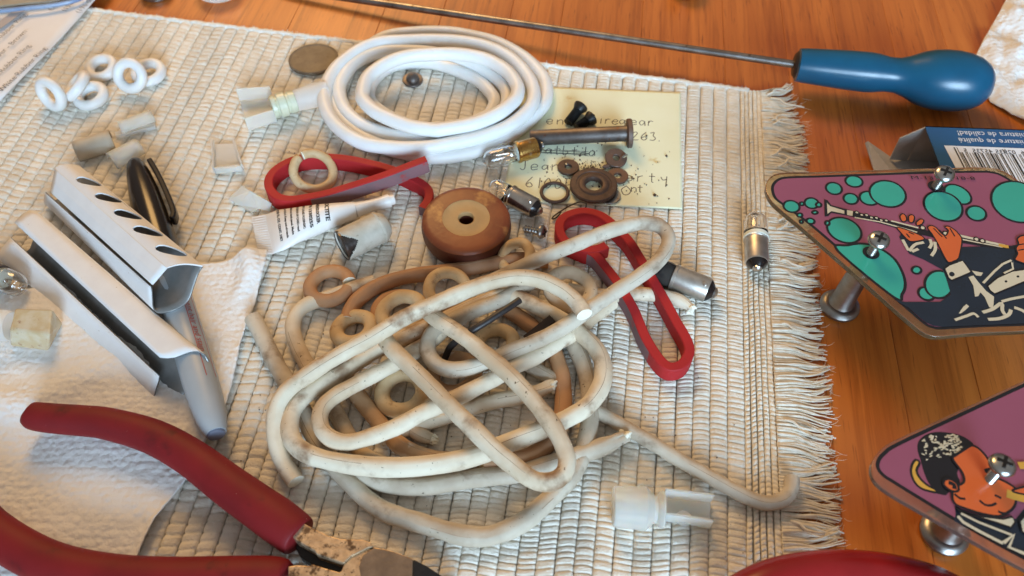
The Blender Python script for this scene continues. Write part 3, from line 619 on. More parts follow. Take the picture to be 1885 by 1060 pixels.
g = G(); path = crom([at(*p) for p in [(1072,456,7.4),(1090,458,7.4),(1106,455,7.4),(1117,450,7.4)]]); sweep(g, path, [(-1.9,-6),(1.9,-6),(1.9,0),(-1.9,0)], up=Vector((0,0,1))); obj('cut_stub', g, M['red_rubber'], rb, bevel=.3)

# ================================================================== grey-capped marker under the card trays
def along(p, q): return (q-p).normalized(), (q-p).length
mk = thing('marker_pen', at(330, 560, 0), 'capped grey permanent marker with a glossy black cap under the white card trays', 'marker pen')
a, b = at(248, 297, 6.2), at(399, 802, 7.0); ax, L = along(a, b)
g = G(); cl = 62
lathe(g, a, ax, [(0, 1.8), (.8, 2.8), (3, 3.7), (10, 4.9), (22, 6.1), (36, 6.7), (50, 6.8), (cl, 6.8)], 40); cap_ = obj('cap', g, M['black_plastic'], mk)
g = G(); s = ax.cross(Vector((0, 0, 1))).normalized(); s = s if s.x > 0 else -s
path = [a+ax*t+s*(d) + Vector((0, 0, .6)) for t, d in ((4, 6.0), (12, 7.2), (22, 8.2), (34, 8.9), (40, 8.8), (43, 7.4))]
sweep(g, crom(path), [(-1.1, -2.4), (1.1, -2.4), (1.1, 2.4), (-1.1, 2.4)], up=Vector((0, 0, 1))); obj('clip', g, M['black_plastic'], cap_, bevel=.6)
g = G(); lathe(g, a, ax, [(cl+.1, 5.6), (cl+1, 5.9), (L-32, 6.0), (L-24, 6.0), (L-14, 5.6), (L-7, 4.9), (L-2.5, 4.1), (L-.8, 3.4)], 40); brl = obj('barrel', g, M['grey_plastic'], mk)
g = G(); lathe(g, a, ax, [(L-.9, 3.1), (L-.1, 2.8), (L, 2.2)], 24); obj('end_plug', g, M['navy_tip'], brl)
def on_cyl(x, y, start, r, ang0):
    """wrap flat text round the barrel: x runs along the axis"""
    u = Vector((0, 0, 1)); u = (u-ax*u.dot(ax)).normalized(); v = u.cross(ax); v = v if v.x > 0 else -v
    an = ang0+y/r; return a+ax*(start+x)+(u*math.cos(an)+v*math.sin(an))*r
text('permanent hair and stain', 3.4, None, None, None, M['print_red'], 'lettering', brl, mapf=lambda x, y: on_cyl(x, y, L-66, 6.12, .60))
g = G()
for an in (.52, 1.14):
    vs = [on_cyl(x, an*6.1+e, L-66, 6.08, 0) for x in range(0, 46, 3) for e in (0, .28)]; g.add(vs, [(2*i, 2*i+1, 2*i+3, 2*i+2) for i in range(15)])
obj('print_rule', g, M['print_red'], brl)
text('g.', 7.5, None, None, None, M['print_black'], 'lettering', brl, mapf=lambda x, y: on_cyl(x*.9, y*.8, L-58, 6.1, -.55), shear=.2)

# ================================================================== folded card trays
def loft_card(name, nearp, farp, m, parent, n=26, solid=(.55, 0, 1, 0), step=1.0, jag=True):
    A = crom([at(*p) for p in nearp], step=3.0); B = crom([at(*p) for p in farp], step=3.0)
    def res(P, k):
        d = [0]
        for x, y in zip(P[:-1], P[1:]): d.append(d[-1]+(y-x).length)
        out = []
        for i in range(k):
            s = d[-1]*i/(k-1); j = 0
            while j < len(d)-2 and s > d[j+1]: j += 1
            out.append(P[j].lerp(P[j+1], (s-d[j])/max(1e-6, d[j+1]-d[j])))
        return out
    k = 22; A = res(A, k); B = res(B, k); vs = []
    for i in range(n+1):
        t = i/n
        for j in range(k):
            p = A[j].lerp(B[j], t); vs.append(p)
    g = G(); g.add(vs, [(i*k+j, i*k+j+1, (i+1)*k+j+1, (i+1)*k+j) for i in range(n) for j in range(k-1)])
    return obj(name, g, [M['card_white'], M['card_grey']] if m is None else m, parent, sharp=60, solid=solid)
tb = thing('card_tray', at(190, 570, 0), 'long white folded card bulb tray with an open slit, the nearer of the two', 'card tray', 'folded white card trays from the bulb box')
nearB = [(294,692,7),(291,706,4.5),(284,730,1.2),(300,738,.8),(331,737,1.0),(342,722,2),(346,700,4.5),(362,684,7.5),(384,672,9.5),(380,655,12),(362,646,13.2),(340,651,13.4),(318,660,13.2),(295,659,13)]
farB = [(20,437,7),(12,447,5),(-6,474,1.0),(10,478,.6),(40,470,.8),(56,458,2),(62,440,4),(70,424,6.5),(77,404,8.5),(74,394,10),(66,388,11),(54,387,11.4),(40,396,11.4),(27,410,11)]
loft_card('sleeve', nearB, farB, [M['card_grey'], M['card_white']], tb)
ta = thing('card_tray', at(230, 440, 6), 'white folded card bulb tray with five cut-out holes, resting over the marker', 'card tray', 'folded white card trays from the bulb box')
# outer skirt: front face, back wall, bottom and lower lip
Q3n, Q4n = (308,493,25), (373,490,23.5); Q3f, Q4f = (102,310,16), (146,306,14.5)
nearA = [(281,524,20.5),(293,510,23),(308,492.5,25.1)]; farA = [(93,353,9.5),(97,334,13),(102,309.5,16.1)]
loft_card('front_face', nearA, farA, None, ta, solid=(.55, 0, 1, 0))
nearA2 = [(373,491,23.2),(364,505,20.5),(354,535,16.5),(345,556,13.8),(318,572,13.4),(286,575,13.4),(281,550,15.5),(279,528,19)]
farA2 = [(146,307,14.2),(146,318,11),(140,340,5),(128,356,2),(100,370,1.4),(82,374,1.4),(82,364,4),(84,354,8.2)]
loft_card('inner_wall', nearA2, farA2, [M['card_grey'], M['card_white']], ta, solid=(.55, 0, 1, 0))
# top face with the cut-outs
E0, E1, E2, E3 = at(*Q3n), at(*Q4n), at(*Q3f), at(*Q4f); Ln = (E0-E2).length; Wd = (E0-E1).length
def onface(s, t):  # s: far->near 0..1, t: left->right 0..1
    p = E2.lerp(E0, s).lerp(E3.lerp(E1, s), t); return p+Vector((0, 0, 1.6*math.sin(math.pi*t)))
def inv(px, py):
    best = min(((at(px, py, 16+9*s)-onface(s, t)).length, s, t) for s in [i/160 for i in range(161)] for t in [i/40 for i in range(41)]); return best[1], best[2]
outer = [(i/40, 0) for i in range(40)]+[(1, j/8) for j in range(8)]+[(1-i/40, 1) for i in range(40)]+[(0, 1-j/8) for j in range(8)]
loops = [outer]
for (px, py) in ((163,337),(198,368),(235,397),(272,429),(319,464)):
    s0_, t0_ = inv(px, py); hs, ht = 4.3/Ln, .36; t0_ = min(max(t0_, .42), .58); lp = []
    for k in range(16):
        an = 2*math.pi*k/16; lp.append((s0_+hs*math.sin(an)*(1-.15*abs(math.cos(an)))+.02*math.cos(an), t0_+ht*math.cos(an)))
    loops.append(lp)
flat = [p for l in loops for p in l]
tri = tessellate_polygon([[Vector((s*Ln, t*Wd, 0)) for s, t in l] for l in loops])
g = G(); g.add([onface(s, t) for s, t in flat], [tuple(t) for t in tri]); obj('punched_face', g, [M['card_white'], M['card_grey']], ta, smooth=False, solid=(.55, 0, 1, 0))

# ================================================================== red-handled cutting pliers, lower left
pl = thing('pliers', at(540, 1010, 0), 'worn diagonal cutting pliers with dark red grips at the lower left', 'pliers')
def grip(pts, name='grip'):
    P3 = [at(x, y, z) for x, y, z, r in pts]; rs = [r for *_, r in pts]; path = crom(P3, step=2.0); n = len(path); d = [0]
    for x, y in zip(path[:-1], path[1:]): d.append(d[-1]+(y-x).length)
    kd = [0]
    for x, y in zip(P3[:-1], P3[1:]): kd.append(kd[-1]+(y-x).length)
    def rf(t):
        s = t*kd[-1]
        for i in range(len(kd)-1):
            if s <= kd[i+1] or i == len(kd)-2:
                f = min(1, (s-kd[i])/(kd[i+1]-kd[i])); return rs[i]*(1-f)+rs[i+1]*f
    g = G(); sweep(g, path, circ(1, 28, rb=.86), up=Vector((0, 0, 1)), radf=lambda t: rf(t)); return obj(name, g, M['red_grip'], pl, sharp=None)
grip([(53,763,9,.6),(55,764,9,2.2),(62,765,9,3.6),(80,768,9,4.5),(110,771,9,5.0),(150,774,9,5.2),(200,780,9,5.35),(280,803,8.6,5.7),(350,841,8.2,6.0),(425,897,8,6.5),(500,950,7.6,6.9),(530,972,7.4,6.6),(548,986,7.2,5.9),(552,989,7.2,5.2)])
grip([(-60,930,9,6.2),(-20,972,9,6.2),(40,1012,8.6,6.3),(110,1043,8.2,6.5),(200,1061,8,6.6),(300,1068,8,6.8),(400,1066,7.6,6.6),(480,1064,7.4,6.4),(518,1066,7.2,5.6),(524,1067,7.2,4.8)])
PO = lambda pts, z: [at(520+x/5.89, 920+y/5.89, z) for x, y in pts]
zt = 11
up = [(120,260),(200,235),(330,305),(500,388),(640,424),(780,428),(880,430),(960,462),(982,508),(930,520),(850,560),(745,610),(662,690),(520,640),(370,588),(345,550),(150,440),(110,400)]
g = G(); prism(g, PO(up, zt), 3.0, zt); obj('handle_arm', g, M['plier_steel'], pl, smooth=False, bevel=.3)
# dark inner flank of the upper arm, seen in the gap
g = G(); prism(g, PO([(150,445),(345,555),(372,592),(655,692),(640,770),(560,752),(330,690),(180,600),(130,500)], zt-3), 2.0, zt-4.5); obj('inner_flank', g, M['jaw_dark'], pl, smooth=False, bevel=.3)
lo = [(60,720),(150,708),(300,714),(315,694),(460,740),(620,784),(640,765),(665,700),(750,612),(850,565),(930,524),(990,512),(1100,530),(1210,560),(1330,602),(1415,640),(1412,760),(1405,1000),(1000,1100),(500,1040),(60,900)]
g = G(); prism(g, PO(lo, zt-.6), 2.6, zt-.6); obj('jaw', g, M['plier_steel'], pl, smooth=False, bevel=.3)
g = G(); prism(g, PO([(870,600),(990,520),(1100,536),(1210,565),(1330,606),(1412,645),(1408,760),(1400,990),(1050,1080),(860,900),(830,720)], zt), zt-.55, zt-.2); obj('ground_face', g, M['jaw_steel'], pl, smooth=False, bevel=.1)
jd = PO([(1417,642),(1560,700),(1760,805),(1900,890),(1960,980),(1800,1060),(1409,1000)], zt-.8); n = len(jd); g = G()
zs = [zt-.6, zt-2, zt-4.5, zt-6.5, zt-7.5, zt-4.5, zt-.8]
g.add([Vector((p.x, p.y, 2.6)) for p in jd]+[Vector((p.x, p.y, z)) for p, z in zip(jd, zs)], [tuple(range(n-1, -1, -1)), tuple(range(n, 2*n))]+[(i, (i+1) % n, n+(i+1) % n, n+i) for i in range(n)])
obj('cutting_edge', g, M['jaw_dark'], pl, smooth=False, bevel=.4)

# ================================================================== red handle at the lower right edge
g = G(); pts = [(1330,1130,9),(1372,1100,9.5),(1410,1080,10),(1455,1066,10),(1526,1057,10),(1611,1060,10),(1696,1078,10),(1760,1106,10),(1800,1130,10)]
sweep(g, crom([at(*p) for p in pts], step=2), circ(7.0, 32, rb=6.6), up=Vector((0, 0, 1)))
ph = thing('red_handled_tool', at(1560, 1070, TZ), 'glossy bright red curved tool handle at the bottom right edge', 'hand tool')
obj('grip', g, M['red_gloss'], ph, sharp=None)

# ================================================================== long screwdriver across the back
sd = thing('screwdriver', at(1400, 110, TZ), 'long thin screwdriver with a glossy dark blue bulbous handle lying across the table', 'screwdriver')
h0, h1 = at(1466, 119, 10.6), at(1826, 157, 11.2); ax, L = along(h0, h1); k = L/360
g = G(); prof = [(0,6.4),(.6,7.5),(4,7.9),(12,8.3),(24,8.9),(34,9.1),(38,8.8),(43,7.9),(48,7.9),(53,9.4),(58,11.6),(63,13.0),(68,13.6),(74,13.7),(79,13.1),(84,11.8),(88,9.6),(90.5,6.8),(91.8,3.0),(92.1,.2)]
kk = L/92.1; lathe(g, h0, ax, [(t*kk, r) for t, r in prof], 56); obj('handle', g, M['blue'], sd, sharp=30)
g = G(); lathe(g, h0-ax*1.6, ax, [(0, 2.6), (.4, 5.0), (1.5, 6.2), (2.6, 6.2)], 40); obj('ferrule', g, M['black_matte'], sd)
s0_, s1_ = at(600, -9, 1.0), h0; axs, Ls = along(s0_, s1_)
g = G(); lathe(g, s0_-axs*30, axs, [(0, .3), (1, 1.0), (12, 1.75), (20, 1.8), (Ls+30, 1.8)], 20); obj('shaft', g, M['steel'], sd)
# faint stamped marks on the collar
g = G(); u = Vector((0, .35, 1)); u = (u-ax*u.dot(ax)).normalized(); v = ax.cross(u)
rnd = random.Random(8)
for i in range(13):
    x = 9+i*1.25; r = 8.05+.028*(x-9)
    for e in range(2):
        an = .35+rnd.uniform(-.06, .06); p = h0+ax*(x*kk+e*.5)+(u*math.cos(an)+v*math.sin(an))*(r*1.012)
        q = h0+ax*(x*kk+e*.5+rnd.uniform(-.3, .3))+(u*math.cos(an+.2)+v*math.sin(an+.2))*(r*1.012)
        g.add([p, p+ax*.25, q+ax*.25, q], [(0, 1, 2, 3)])
obj('stamped_marks', g, M['print_black'], sd, smooth=False)

# ================================================================== yellow note and the hardware lying on it
tr, br, bl = at(1253,170,.5), at(1256,385,.4), at(925,370,.4); tl = bl+(tr-br)
nt_ = thing('sticky_note', (bl+tr)/2, 'square yellow sticky note with handwriting under the rusty washers', 'sticky note')
n = 60; vs = []
def npt(u, v, lift=0):
    p = bl.lerp(br, u).lerp(tl.lerp(tr, u), v); p.z = .35+.5*max(0, u-.75)**1.3*(1-v)+.25*math.sin(u*5)*math.sin(v*3)**2+lift; return p
vs = [npt(i/n, j/n) for j in range(n+1) for i in range(n+1)]
g = G(); g.add(vs, [(j*61+i, j*61+i+1, (j+1)*61+i+1, (j+1)*61+i) for j in range(n) for i in range(n)]); obj('note_paper', g, M['note'], nt_, solid=(.12, -1))
ex, ey = (br-bl), (tl-bl); NW = ex.length; NH = ey.length
def uv(px, py):
    p = at(px, py, .6)-bl; a, b, c, d = ex.x, ey.x, ex.y, ey.y; det = a*d-b*c; return (p.x*d-b*p.y)/det, (a*p.y-c*p.x)/det
GL = {'e':[[(0,.5),(.8,.55),(.75,.9),(.4,1),(.05,.6),(.15,.1),(.5,0),(.9,.2)]],'n':[[(0,1),(.05,0)],[(.05,.6),(.4,1),(.75,.85),(.8,0)]],'P':[[(.1,0),(.15,1.7)],[(.1,1.6),(.7,1.7),(.8,1.2),(.15,.8)]],
 'i':[[(.2,0),(.25,1)],[(.28,1.4),(.3,1.45)]],'r':[[(.1,0),(.15,1)],[(.13,.6),(.4,.95),(.75,.95)]],'g':[[(.8,.9),(.4,1),(.1,.6),(.3,.15),(.7,.4),(.8,.9),(.8,-.5),(.4,-.8),(.1,-.5)]],'a':[[(.8,.8),(.4,1),(.08,.5),(.3,.02),(.7,.4),(.8,.95)],[(.8,.9),(.85,0)]],
 '2':[[(.1,1.2),(.4,1.5),(.7,1.2),(.1,0),(.85,.05)]],'6':[[(.7,1.6),(.2,.9),(.1,.3),(.45,0),(.8,.35),(.5,.7),(.15,.4)]],'3':[[(.1,1.4),(.6,1.5),(.5,.9),(.8,.5),(.5,0),(.05,.15)]],'.':[[(.1,0),(.2,.08)]],'J':[[(.0,1.6),(.9,1.65)],[(.55,1.6),(.6,.2),(.3,-.1),(.0,.2)]],
 '0':[[(.4,1.5),(.1,.9),(.2,.1),(.5,0),(.8,.6),(.6,1.4),(.4,1.5)]],'1':[[(.4,1.6),(.4,0)]],'4':[[(.2,1.6),(.15,.7),(.8,.75)],[(.65,1.6),(.65,-.4)]],'O':[[(.5,1.3),(.05,.7),(.3,.02),(.8,.1),(1,.7),(.5,1.3)]],'t':[[(.4,1.6),(.4,0),(.6,0)],[(.05,1.0),(.8,1.05)]],'y':[[(.05,1),(.3,.4),(.75,.5)],[(.8,1.05),(.65,-.8)]],'b':[[(.1,1.7),(.1,0),(.6,.1),(.7,.6),(.2,.7)]],'h':[[(.1,1.7),(.1,0)],[(.1,.5),(.5,.9),(.7,0)]],'d':[[(.7,.7),(.2,.6),(.15,.1),(.7,.1)],[(.75,1.7),(.75,0)]],'l':[[(.2,1.7),(.2,0)]],' ':[]}
g = G()
def write(s, px, py, h, adv=1.15, slope=0):
    u, v = uv(px, py); x0, y0 = u*NW, v*NH; rnd = random.Random(len(s)*7+int(px)); x = 0
    for ch in s:
        for st in GL.get(ch, []):
            pts = [Vector((x0+(x+a)*h, y0+(b+slope*x)*h+rnd.uniform(-.08, .08)*h, 0)) for a, b in st]; pts = crom(pts, step=.5) if len(pts) > 2 else pts; stroke(pts, .2)
        x += adv*(.75 if ch in 'i1.l' else 1)
def stroke(pts, wd):
    m = len(pts); vs = []
    for i, p in enumerate(pts):
        t = (pts[min(i+1, m-1)]-pts[max(i-1, 0)]); t = t.normalized() if t.length > 1e-6 else Vector((1, 0, 0)); s = Vector((-t.y, t.x, 0))*wd
        for q in (p-s, p+s): vs.append(npt(q.x/NW, q.y/NH, .14))
    g.add(vs, [(2*i, 2*i+1, 2*i+3, 2*i+2) for i in range(m-1)])
write('en', 1005, 228, 3.3, 1.5); write('P', 1082, 226, 3.4); write('iregn', 1103, 227, 3.3, .98); write('ear', 1160, 229, 3.3, 1.2); write('263.', 1163, 256, 3.5, 1.12)
write('atbtda', 1003, 283, 3.2, 1.2); write('Jean', 957, 311, 3.4, 1.35); write('erty', 1150, 332, 3.4, 1.5); write('61004', 966, 344, 3.8, 1.18); write('O', 1143, 357, 4.0); write('nt', 1162, 352, 2.6, 1.0)
for i in range(5):      # crossed-out line
    u, v = uv(996, 276+i*1.6); stroke(crom([Vector((u*NW+x, v*NH+.35*math.sin(x*1.3+i*2), 0)) for x in (0, 5, 10, 15, 21)], step=1), .13)
obj('handwriting', g, M['ink'], nt_, smooth=False)

def screw(name, label, head, tip, zh, zt_, rh, rs, m, cat='screw', pan=False, group=None, pitch=.8):
    a, b = at(*head, zh), at(*tip, zt_); ax, L = along(a, b); o = thing(name, (a+b)/2*1.0, label, cat, group)
    g = G()
    if pan: lathe(g, a-ax*rh*.62, ax, [(0, .05), (.05*rh, rh*.45), (.2*rh, rh*.8), (.45*rh, rh), (.62*rh, rh), (.63*rh, rs*1.1)], 28)
    else: lathe(g, a-ax*.2, ax, [(0, rh*.82), (.3, rh), (.9, rh), (rh*.95, rs*1.05), (rh, rs)], 28)
    obj('head', g, m, o)
    g = G(); st = rh*.05 if pan else rh*.7; prof = []; t = st
    while t < L-1.2: prof += [(t, rs*.80), (t+pitch*.5, rs*1.06)]; t += pitch
    prof += [(L-1.0, rs*.7), (L, rs*.15)]
    lathe(g, a, ax, prof, 20); obj('threaded_shank', g, m, o)
    g = G(); q = a-ax*(rh*.62 if pan else .2); s = ax.cross(Vector((.3, .2, 1))).normalized(); u = ax.cross(s)
    obox(g, q, s*rh*.6, u*rh*.11, ax*.12); obox(g, q, u*rh*.6, s*rh*.11, ax*.125); obj('recess_shade_cross', g, M['jaw_dark'], o, smooth=False)  # flat dark cross on the head stands for the recess's shade
    return o
screw('machine_screw', 'black flat-head screw standing higher of the two on the yellow note', (1070,195), (1044,229), 5.0, 2.0, 3.4, 2.2, M['black_oxide'], group='black screws on the note')
screw('machine_screw', 'black flat-head screw lying lower, its head against the rusty pin', (1090,216), (1058,238), 3.8, 2.2, 3.4, 2.2, M['black_oxide'], group='black screws on the note')
# clevis pin
cp = thing('clevis_pin', at(1080, 252, .5), 'rusty grey steel pin with a flat head lying across the yellow note', 'steel pin')
a, b = at(1163, 245, 6.4), at(975, 254, 4.2); ax, L = along(a, b)
g = G(); lathe(g, a, ax, [(0, 6.1), (.3, 6.4), (1.9, 6.4), (2.2, 6.0), (2.4, 3.7)], 40); obj('head', g, M['rusty'], cp)
g = G(); lathe(g, a, ax, [(2.3, 3.6), (3, 3.45), (L-.6, 3.45), (L, 3.0)], 36); obj('shank', g, M['dark_steel'], cp)
def washer(label, p, ro, ri, h, m, th=None, name='washer', group='small washers on the note', prof=None, ph=90):
    c = at(*p); nrm = Vector((0, 0, 1)) if th is None else facing(c, th, ph); g = G()
    prof = prof or [(0, ri), (0, ro-.2), (.2, ro), (h-.2, ro), (h, ro-.2), (h, ri+.2), (h-.2, ri), (0, ri)]
    lathe(g, c-nrm*(h/2), nrm, prof, 44, cap=False)
    return obj(name, g, m, sharp=35, label=label, cat='washer', group=group)
washer('small grey brown washer left of the large flanged one', (1046,308,1.6), 4.7, 1.5, 1.2, M['brown_steel'])
washer('small rusty washer right above the large flanged one', (1134,291,2.4), 4.8, 1.5, 1.2, M['rusty'], 34, ph=80)
washer('small pale rusty washer tucked under the right rim of the large flanged one', (1137,324,1.2), 4.6, 1.5, 1.0, M['rusty'])
bigp = [(0, 3.5), (0, 9.4), (.5, 10.1), (1.5, 10.1), (1.9, 9.6), (2.0, 7.6), (1.7, 7.4), (1.75, 6.6), (2.0, 6.3), (2.25, 5.9), (2.3, 4.4), (2.1, 3.9), (1.4, 3.5), (0, 3.5)]
washer('large dark brown flanged washer in the middle of the yellow note', (1093,340,3.0), 10.1, 3.5, 2.8, M['brown_steel'], None, 'flanged_washer', None, bigp)
washer('thin shiny washer edge showing under the near side of the large flanged washer', (1121,360,.9), 5.0, 2.0, .7, M['zinc_dull'], None, 'washer', 'small washers on the note')
g = G(); torus(g, at(1021,354,1.3), Vector((0, 0, 1)), 5.6, .75, seg=44, ts=12); obj('rubber_o_ring', g, M['brown_steel'], label='thin dark brown O-ring lying by the lower left edge of the yellow note', cat='o-ring')
for lab, c, d, sz in (('tiny bright metal sliver inside the small washer left of the flanged one', (1042,302,2.6), (.4,-1,.6), 1.0), ('tiny bright metal sliver on the rim of the rusty washer', (1150,287,3.6), (1,.5,.2), 1.1), ('dark lump of corroded metal between two small washers', (1117,306,1.8), (1,.3,0), 1.5)):
    p = at(*c); g = G(); d = Vector(d).normalized(); lathe(g, p-d*sz*1.4, d, [(0, .2*sz), (.6*sz, .6*sz), (1.8*sz, .7*sz), (2.6*sz, .25*sz)], 7)
    obj('metal_sliver' if 'sliver' in lab else 'metal_lump', g, M['zinc'] if 'sliver' in lab else M['rusty'], smooth=False, label=lab, cat='metal scrap')
g = G(); rnd = random.Random(21)
for i in range(460):
    an = rnd.uniform(0, 6.28); rad = rnd.expovariate(1/45.0); px, py = 1090+math.cos(an)*rad*1.1, 312+math.sin(an)*rad*.55
    if 930 < px < 1248 and 180 < py < 380: blob(g, at(px, py, .75), rnd.uniform(.12, .42)*(1 if rnd.random() < .92 else 1.8))
blob(g, at(1205, 359, .8), .9, 7)
obj('rust_crumbs', g, M['brown_steel'], smooth=False, label='scattered dark rust crumbs round the washers on the yellow note', cat='rust crumbs', kind='stuff')
g = G(); rnd = random.Random(5)
for i in range(150):
    px, py = rnd.uniform(330, 1380), rnd.uniform(250, 1050)
    blob(g, at(px, py, .25), rnd.uniform(.10, .34), 5)
obj('dirt_specks', g, M['brown_steel'], smooth=False, label='scattered dark specks of dirt on the placemat', cat='dirt', kind='stuff')
tubeo('thin_black_wire', [(1078,382,6.5),(1079,375,5),(1069,371,4),(1050,378,3),(1030,390,1.5),(1017,400,.9),(1018,403,.9),(1026,399,1.2),(1033,390,1.5)], .33, M['black_matte'], False, 'hair-thin bent black wire between the yellow note and the red loop', 'wire', n=7)

# ================================================================== bulbs
def bulb(label, tip, end, z0, z1, gr, gl, br_, base, contact, glass, black=True, group='small bayonet bulbs', pins=True, strip=False, filament=True, gl2=None):
    """tip = far end of the glass, end = contact of the base; lengths are shares of the whole"""
    a, b = at(*tip, z0), at(*end, z1); ax, L = along(a, b); o = thing('bulb', (a+b)/2-Vector((0, 0, br_)), label, 'light bulb', group)
    lg = L*gl; g = G()
    lathe(g, a, ax, [(0, .05), (.25*gr, gr*.5), (.55*gr, gr*.82), (1.0*gr, gr), (lg*.75, gr), (lg, gr*.92)], 32, cap=False)
    e = obj('glass', g, glass, o, sharp=None)
    if glass is M['glass']:
        md = e.modifiers.new('wall', 'SOLIDIFY'); md.thickness = .45*S; md.offset = -1
    g = G(); lathe(g, a, ax, [(lg-2.6, .05), (lg-2.4, gr*.5), (lg-1.9, gr*.80), (lg-.1, br_*.84), (lg+.1, .05)], 28, cap=False); obj('glass_bead', g, M['ceramic'], o)
    lb = L*.885
    g = G(); lathe(g, a, ax, [(lg-.6, br_*.90), (lg-.2, br_*1.06), (lg+.8, br_*1.06), (lg+1.1, br_), (lb-1.2, br_), (lb-.5, br_*.94), (lb-.4, br_*.6)], 40, cap=False); obj('base', g, base, o, sharp=30)
    g = G(); lathe(g, a, ax, [(lb-.9, br_*.93), (lb-.1, br_*.86), (lb+L*.06, br_*.44)], 28); obj('insulator', g, M['black_plastic'], o)
    g = G(); lathe(g, a, ax, [(lb+L*.055, br_*.40), (lb+L*.085, br_*.40), (L, br_*.15)], 20); obj('contact', g, contact, o)
    if pins:
        u = (Vector((.15, -.5, 1))-ax*Vector((.15, -.5, 1)).dot(ax)).normalized(); g = G(); lathe(g, a+ax*(lb-2.2)+u*(br_-.3), u, [(0, .75), (1.1, .75), (1.3, .55)], 14); obj('pin', g, base, o)
    if filament:
        g = G(); s = ax.cross(Vector((0, 0, 1))).normalized()
        for sg in (-1, 1): sweep(g, [a+ax*(lg), a+ax*(lg*.7)+s*.7*sg, a+ax*(lg*.42)+s*1.5*sg], circ(.16, 6))
        sweep(g, crom([a+ax*lg*.42+s*(-1.5+3*i/6)+ax*(.35*(i % 2)) for i in range(7)], step=.5), circ(.1, 5)); blob(g, a+ax*lg*.8, 1.1, 8)
        obj('filament', g, M['wire'], o)
    if strip:
        g = G(); lathe(g, a, ax, [(lg-1.9, br_*.95), (lg-1.6, br_*1.08), (lg+.3, br_*1.1), (lg+.6, br_*1.0)], 36, cap=False); obj('cement_rim', g, M['ceramic'], o)
    return o
bulb('clear bulb with a tarnished brass base touching the edge of the white coil', (888,297), (1002,267), 5, 5, 3.9, .56, 4.6, M['gold'], M['zinc'], M['glass'], pins=False)
bulb('clear bulb with a pinkish nickel base leaning behind the brown wheel', (900,338), (998,391), 5.5, 4.6, 3.9, .42, 4.4, M['silver'], M['zinc_dull'], M['glass'])
bulb('clear bulb lying alone on the fringe at the right of the placemat', (1390,392), (1394,499), 5.2, 4.4, 4.8, .47, 4.6, M['base_metal'], M['zinc'], M['glass'], pins=False, strip=True)
bulb('blackened bulb with a dull silver base half under the long pale loop', (1196,492), (1321,541), 5.2, 4.6, 4.9, .36, 4.9, M['base_metal'], M['zinc_dull'], M['smoked'], filament=False)
bulb('clear bulb with a dark base at the left edge beside the yellowed block', (45,531), (-40,493), 6, 6, 4.8, .52, 4.8, M['dark_steel'], M['zinc'], M['glass'], pins=False)

screw('wood_screw', 'short silver screw with coarse thread between the wheel and the red loop', (996,427), (962,420), 3.4, 1.4, 2.9, 1.5, M['zinc_dull'], pan=True, pitch=1.3)
g = G(); c = at(760,149,0); lathe(g, c, Vector((.05, -.1, 1)), [(0, 4.6), (.8, 4.9), (1.2, 4.6), (1.3, 3.2), (2.4, 2.9), (3.3, 2.0), (3.8, .8), (3.9, .1)], 28)
obj('dome_nut', g, M['dark_steel'], label='small dull domed metal cap on the mat inside the white coil', cat='metal cap')
g = G(); c = at(578,112,.2); lathe(g, c, Vector((0, .03, 1)), [(0, 11.7), (.2, 12.1), (1.5, 12.1), (1.75, 11.8), (1.75, 11.1), (1.55, 10.9), (1.6, 6), (1.75, 3), (1.7, .05)], 64)
obj('coin', g, M['coin'], label='tarnished brown coin lying by the left of the white coil', cat='coin')

# ================================================================== rubber wheel
wh = thing('rubber_roller', at(857, 420, 0), 'thick brown rubber roller with a tan hub and a hole through it', 'roller')
c = at(857, 400, 12.0); c.z = 0
g = G(); lathe(g, c, Vector((.02, -.03, 1)), [(0, 15.2), (1.2, 16.6), (4, 17.6), (7.2, 17.9), (10.4, 17.5)], 80, cap=False); obj('tread', g, M['wheel_side'], wh, sharp=None)
g = G(); lathe(g, c, Vector((.02, -.03, 1)), [(10.4, 17.5), (11.2, 17.1), (11.8, 16.2), (12.1, 14.6), (12.2, 9.4)], 80, cap=False); obj('face', g, M['wheel_face'], wh, sharp=None)
g = G(); lathe(g, c, Vector((.02, -.03, 1)), [(12.1, 9.5), (12.0, 9.3), (11.9, 4.5), (12.1, 3.9), (11.9, 3.2), (11.3, 2.9), (10.2, 2.85)], 60, cap=False); obj('hub', g, M['hub'], wh); g = G(); lathe(g, c, Vector((.02, -.03, 1)), [(10.2, 2.85), (2, 2.8), (2, .1)], 32, cap=False); obj('bore', g, M['wheel_side'], wh)  # dark lining and closed floor put the hole's shade into colour

# ================================================================== torn thimble-like rubber sleeve
tm = thing('rubber_sleeve', at(668, 440, 0), 'torn grey rubber sleeve with its dark lining showing, beside the glue tube', 'rubber sleeve')
a, b = at(630, 452, 6.4), at(716, 410, 6.4); ax, L = along(a, b); u0 = Vector((0, 0, 1)); u0 = (u0-ax*u0.dot(ax)).normalized(); v0 = ax.cross(u0)
prof = [(0, 6.4), (L*.1, 6.4), (L*.2, 6.45), (L*.3, 6.45), (L*.4, 6.4), (L*.5, 6.4), (L*.6, 6.35), (L*.7, 6.3), (L*.76, 6.3), (L*.775, 6.6), (L*.80, 6.6), (L*.86, 5.9), (L*.94, 4.6), (L*.985, 2.6), (L, .3)]
pr2 = []
for (t0, r0), (t1, r1) in zip(prof[:-1], prof[1:]):
    for q in range(4): pr2.append((t0+(t1-t0)*q/4, r0+(r1-r0)*q/4))
pr2.append(prof[-1]); SEG = 64; vs = []; fs = []
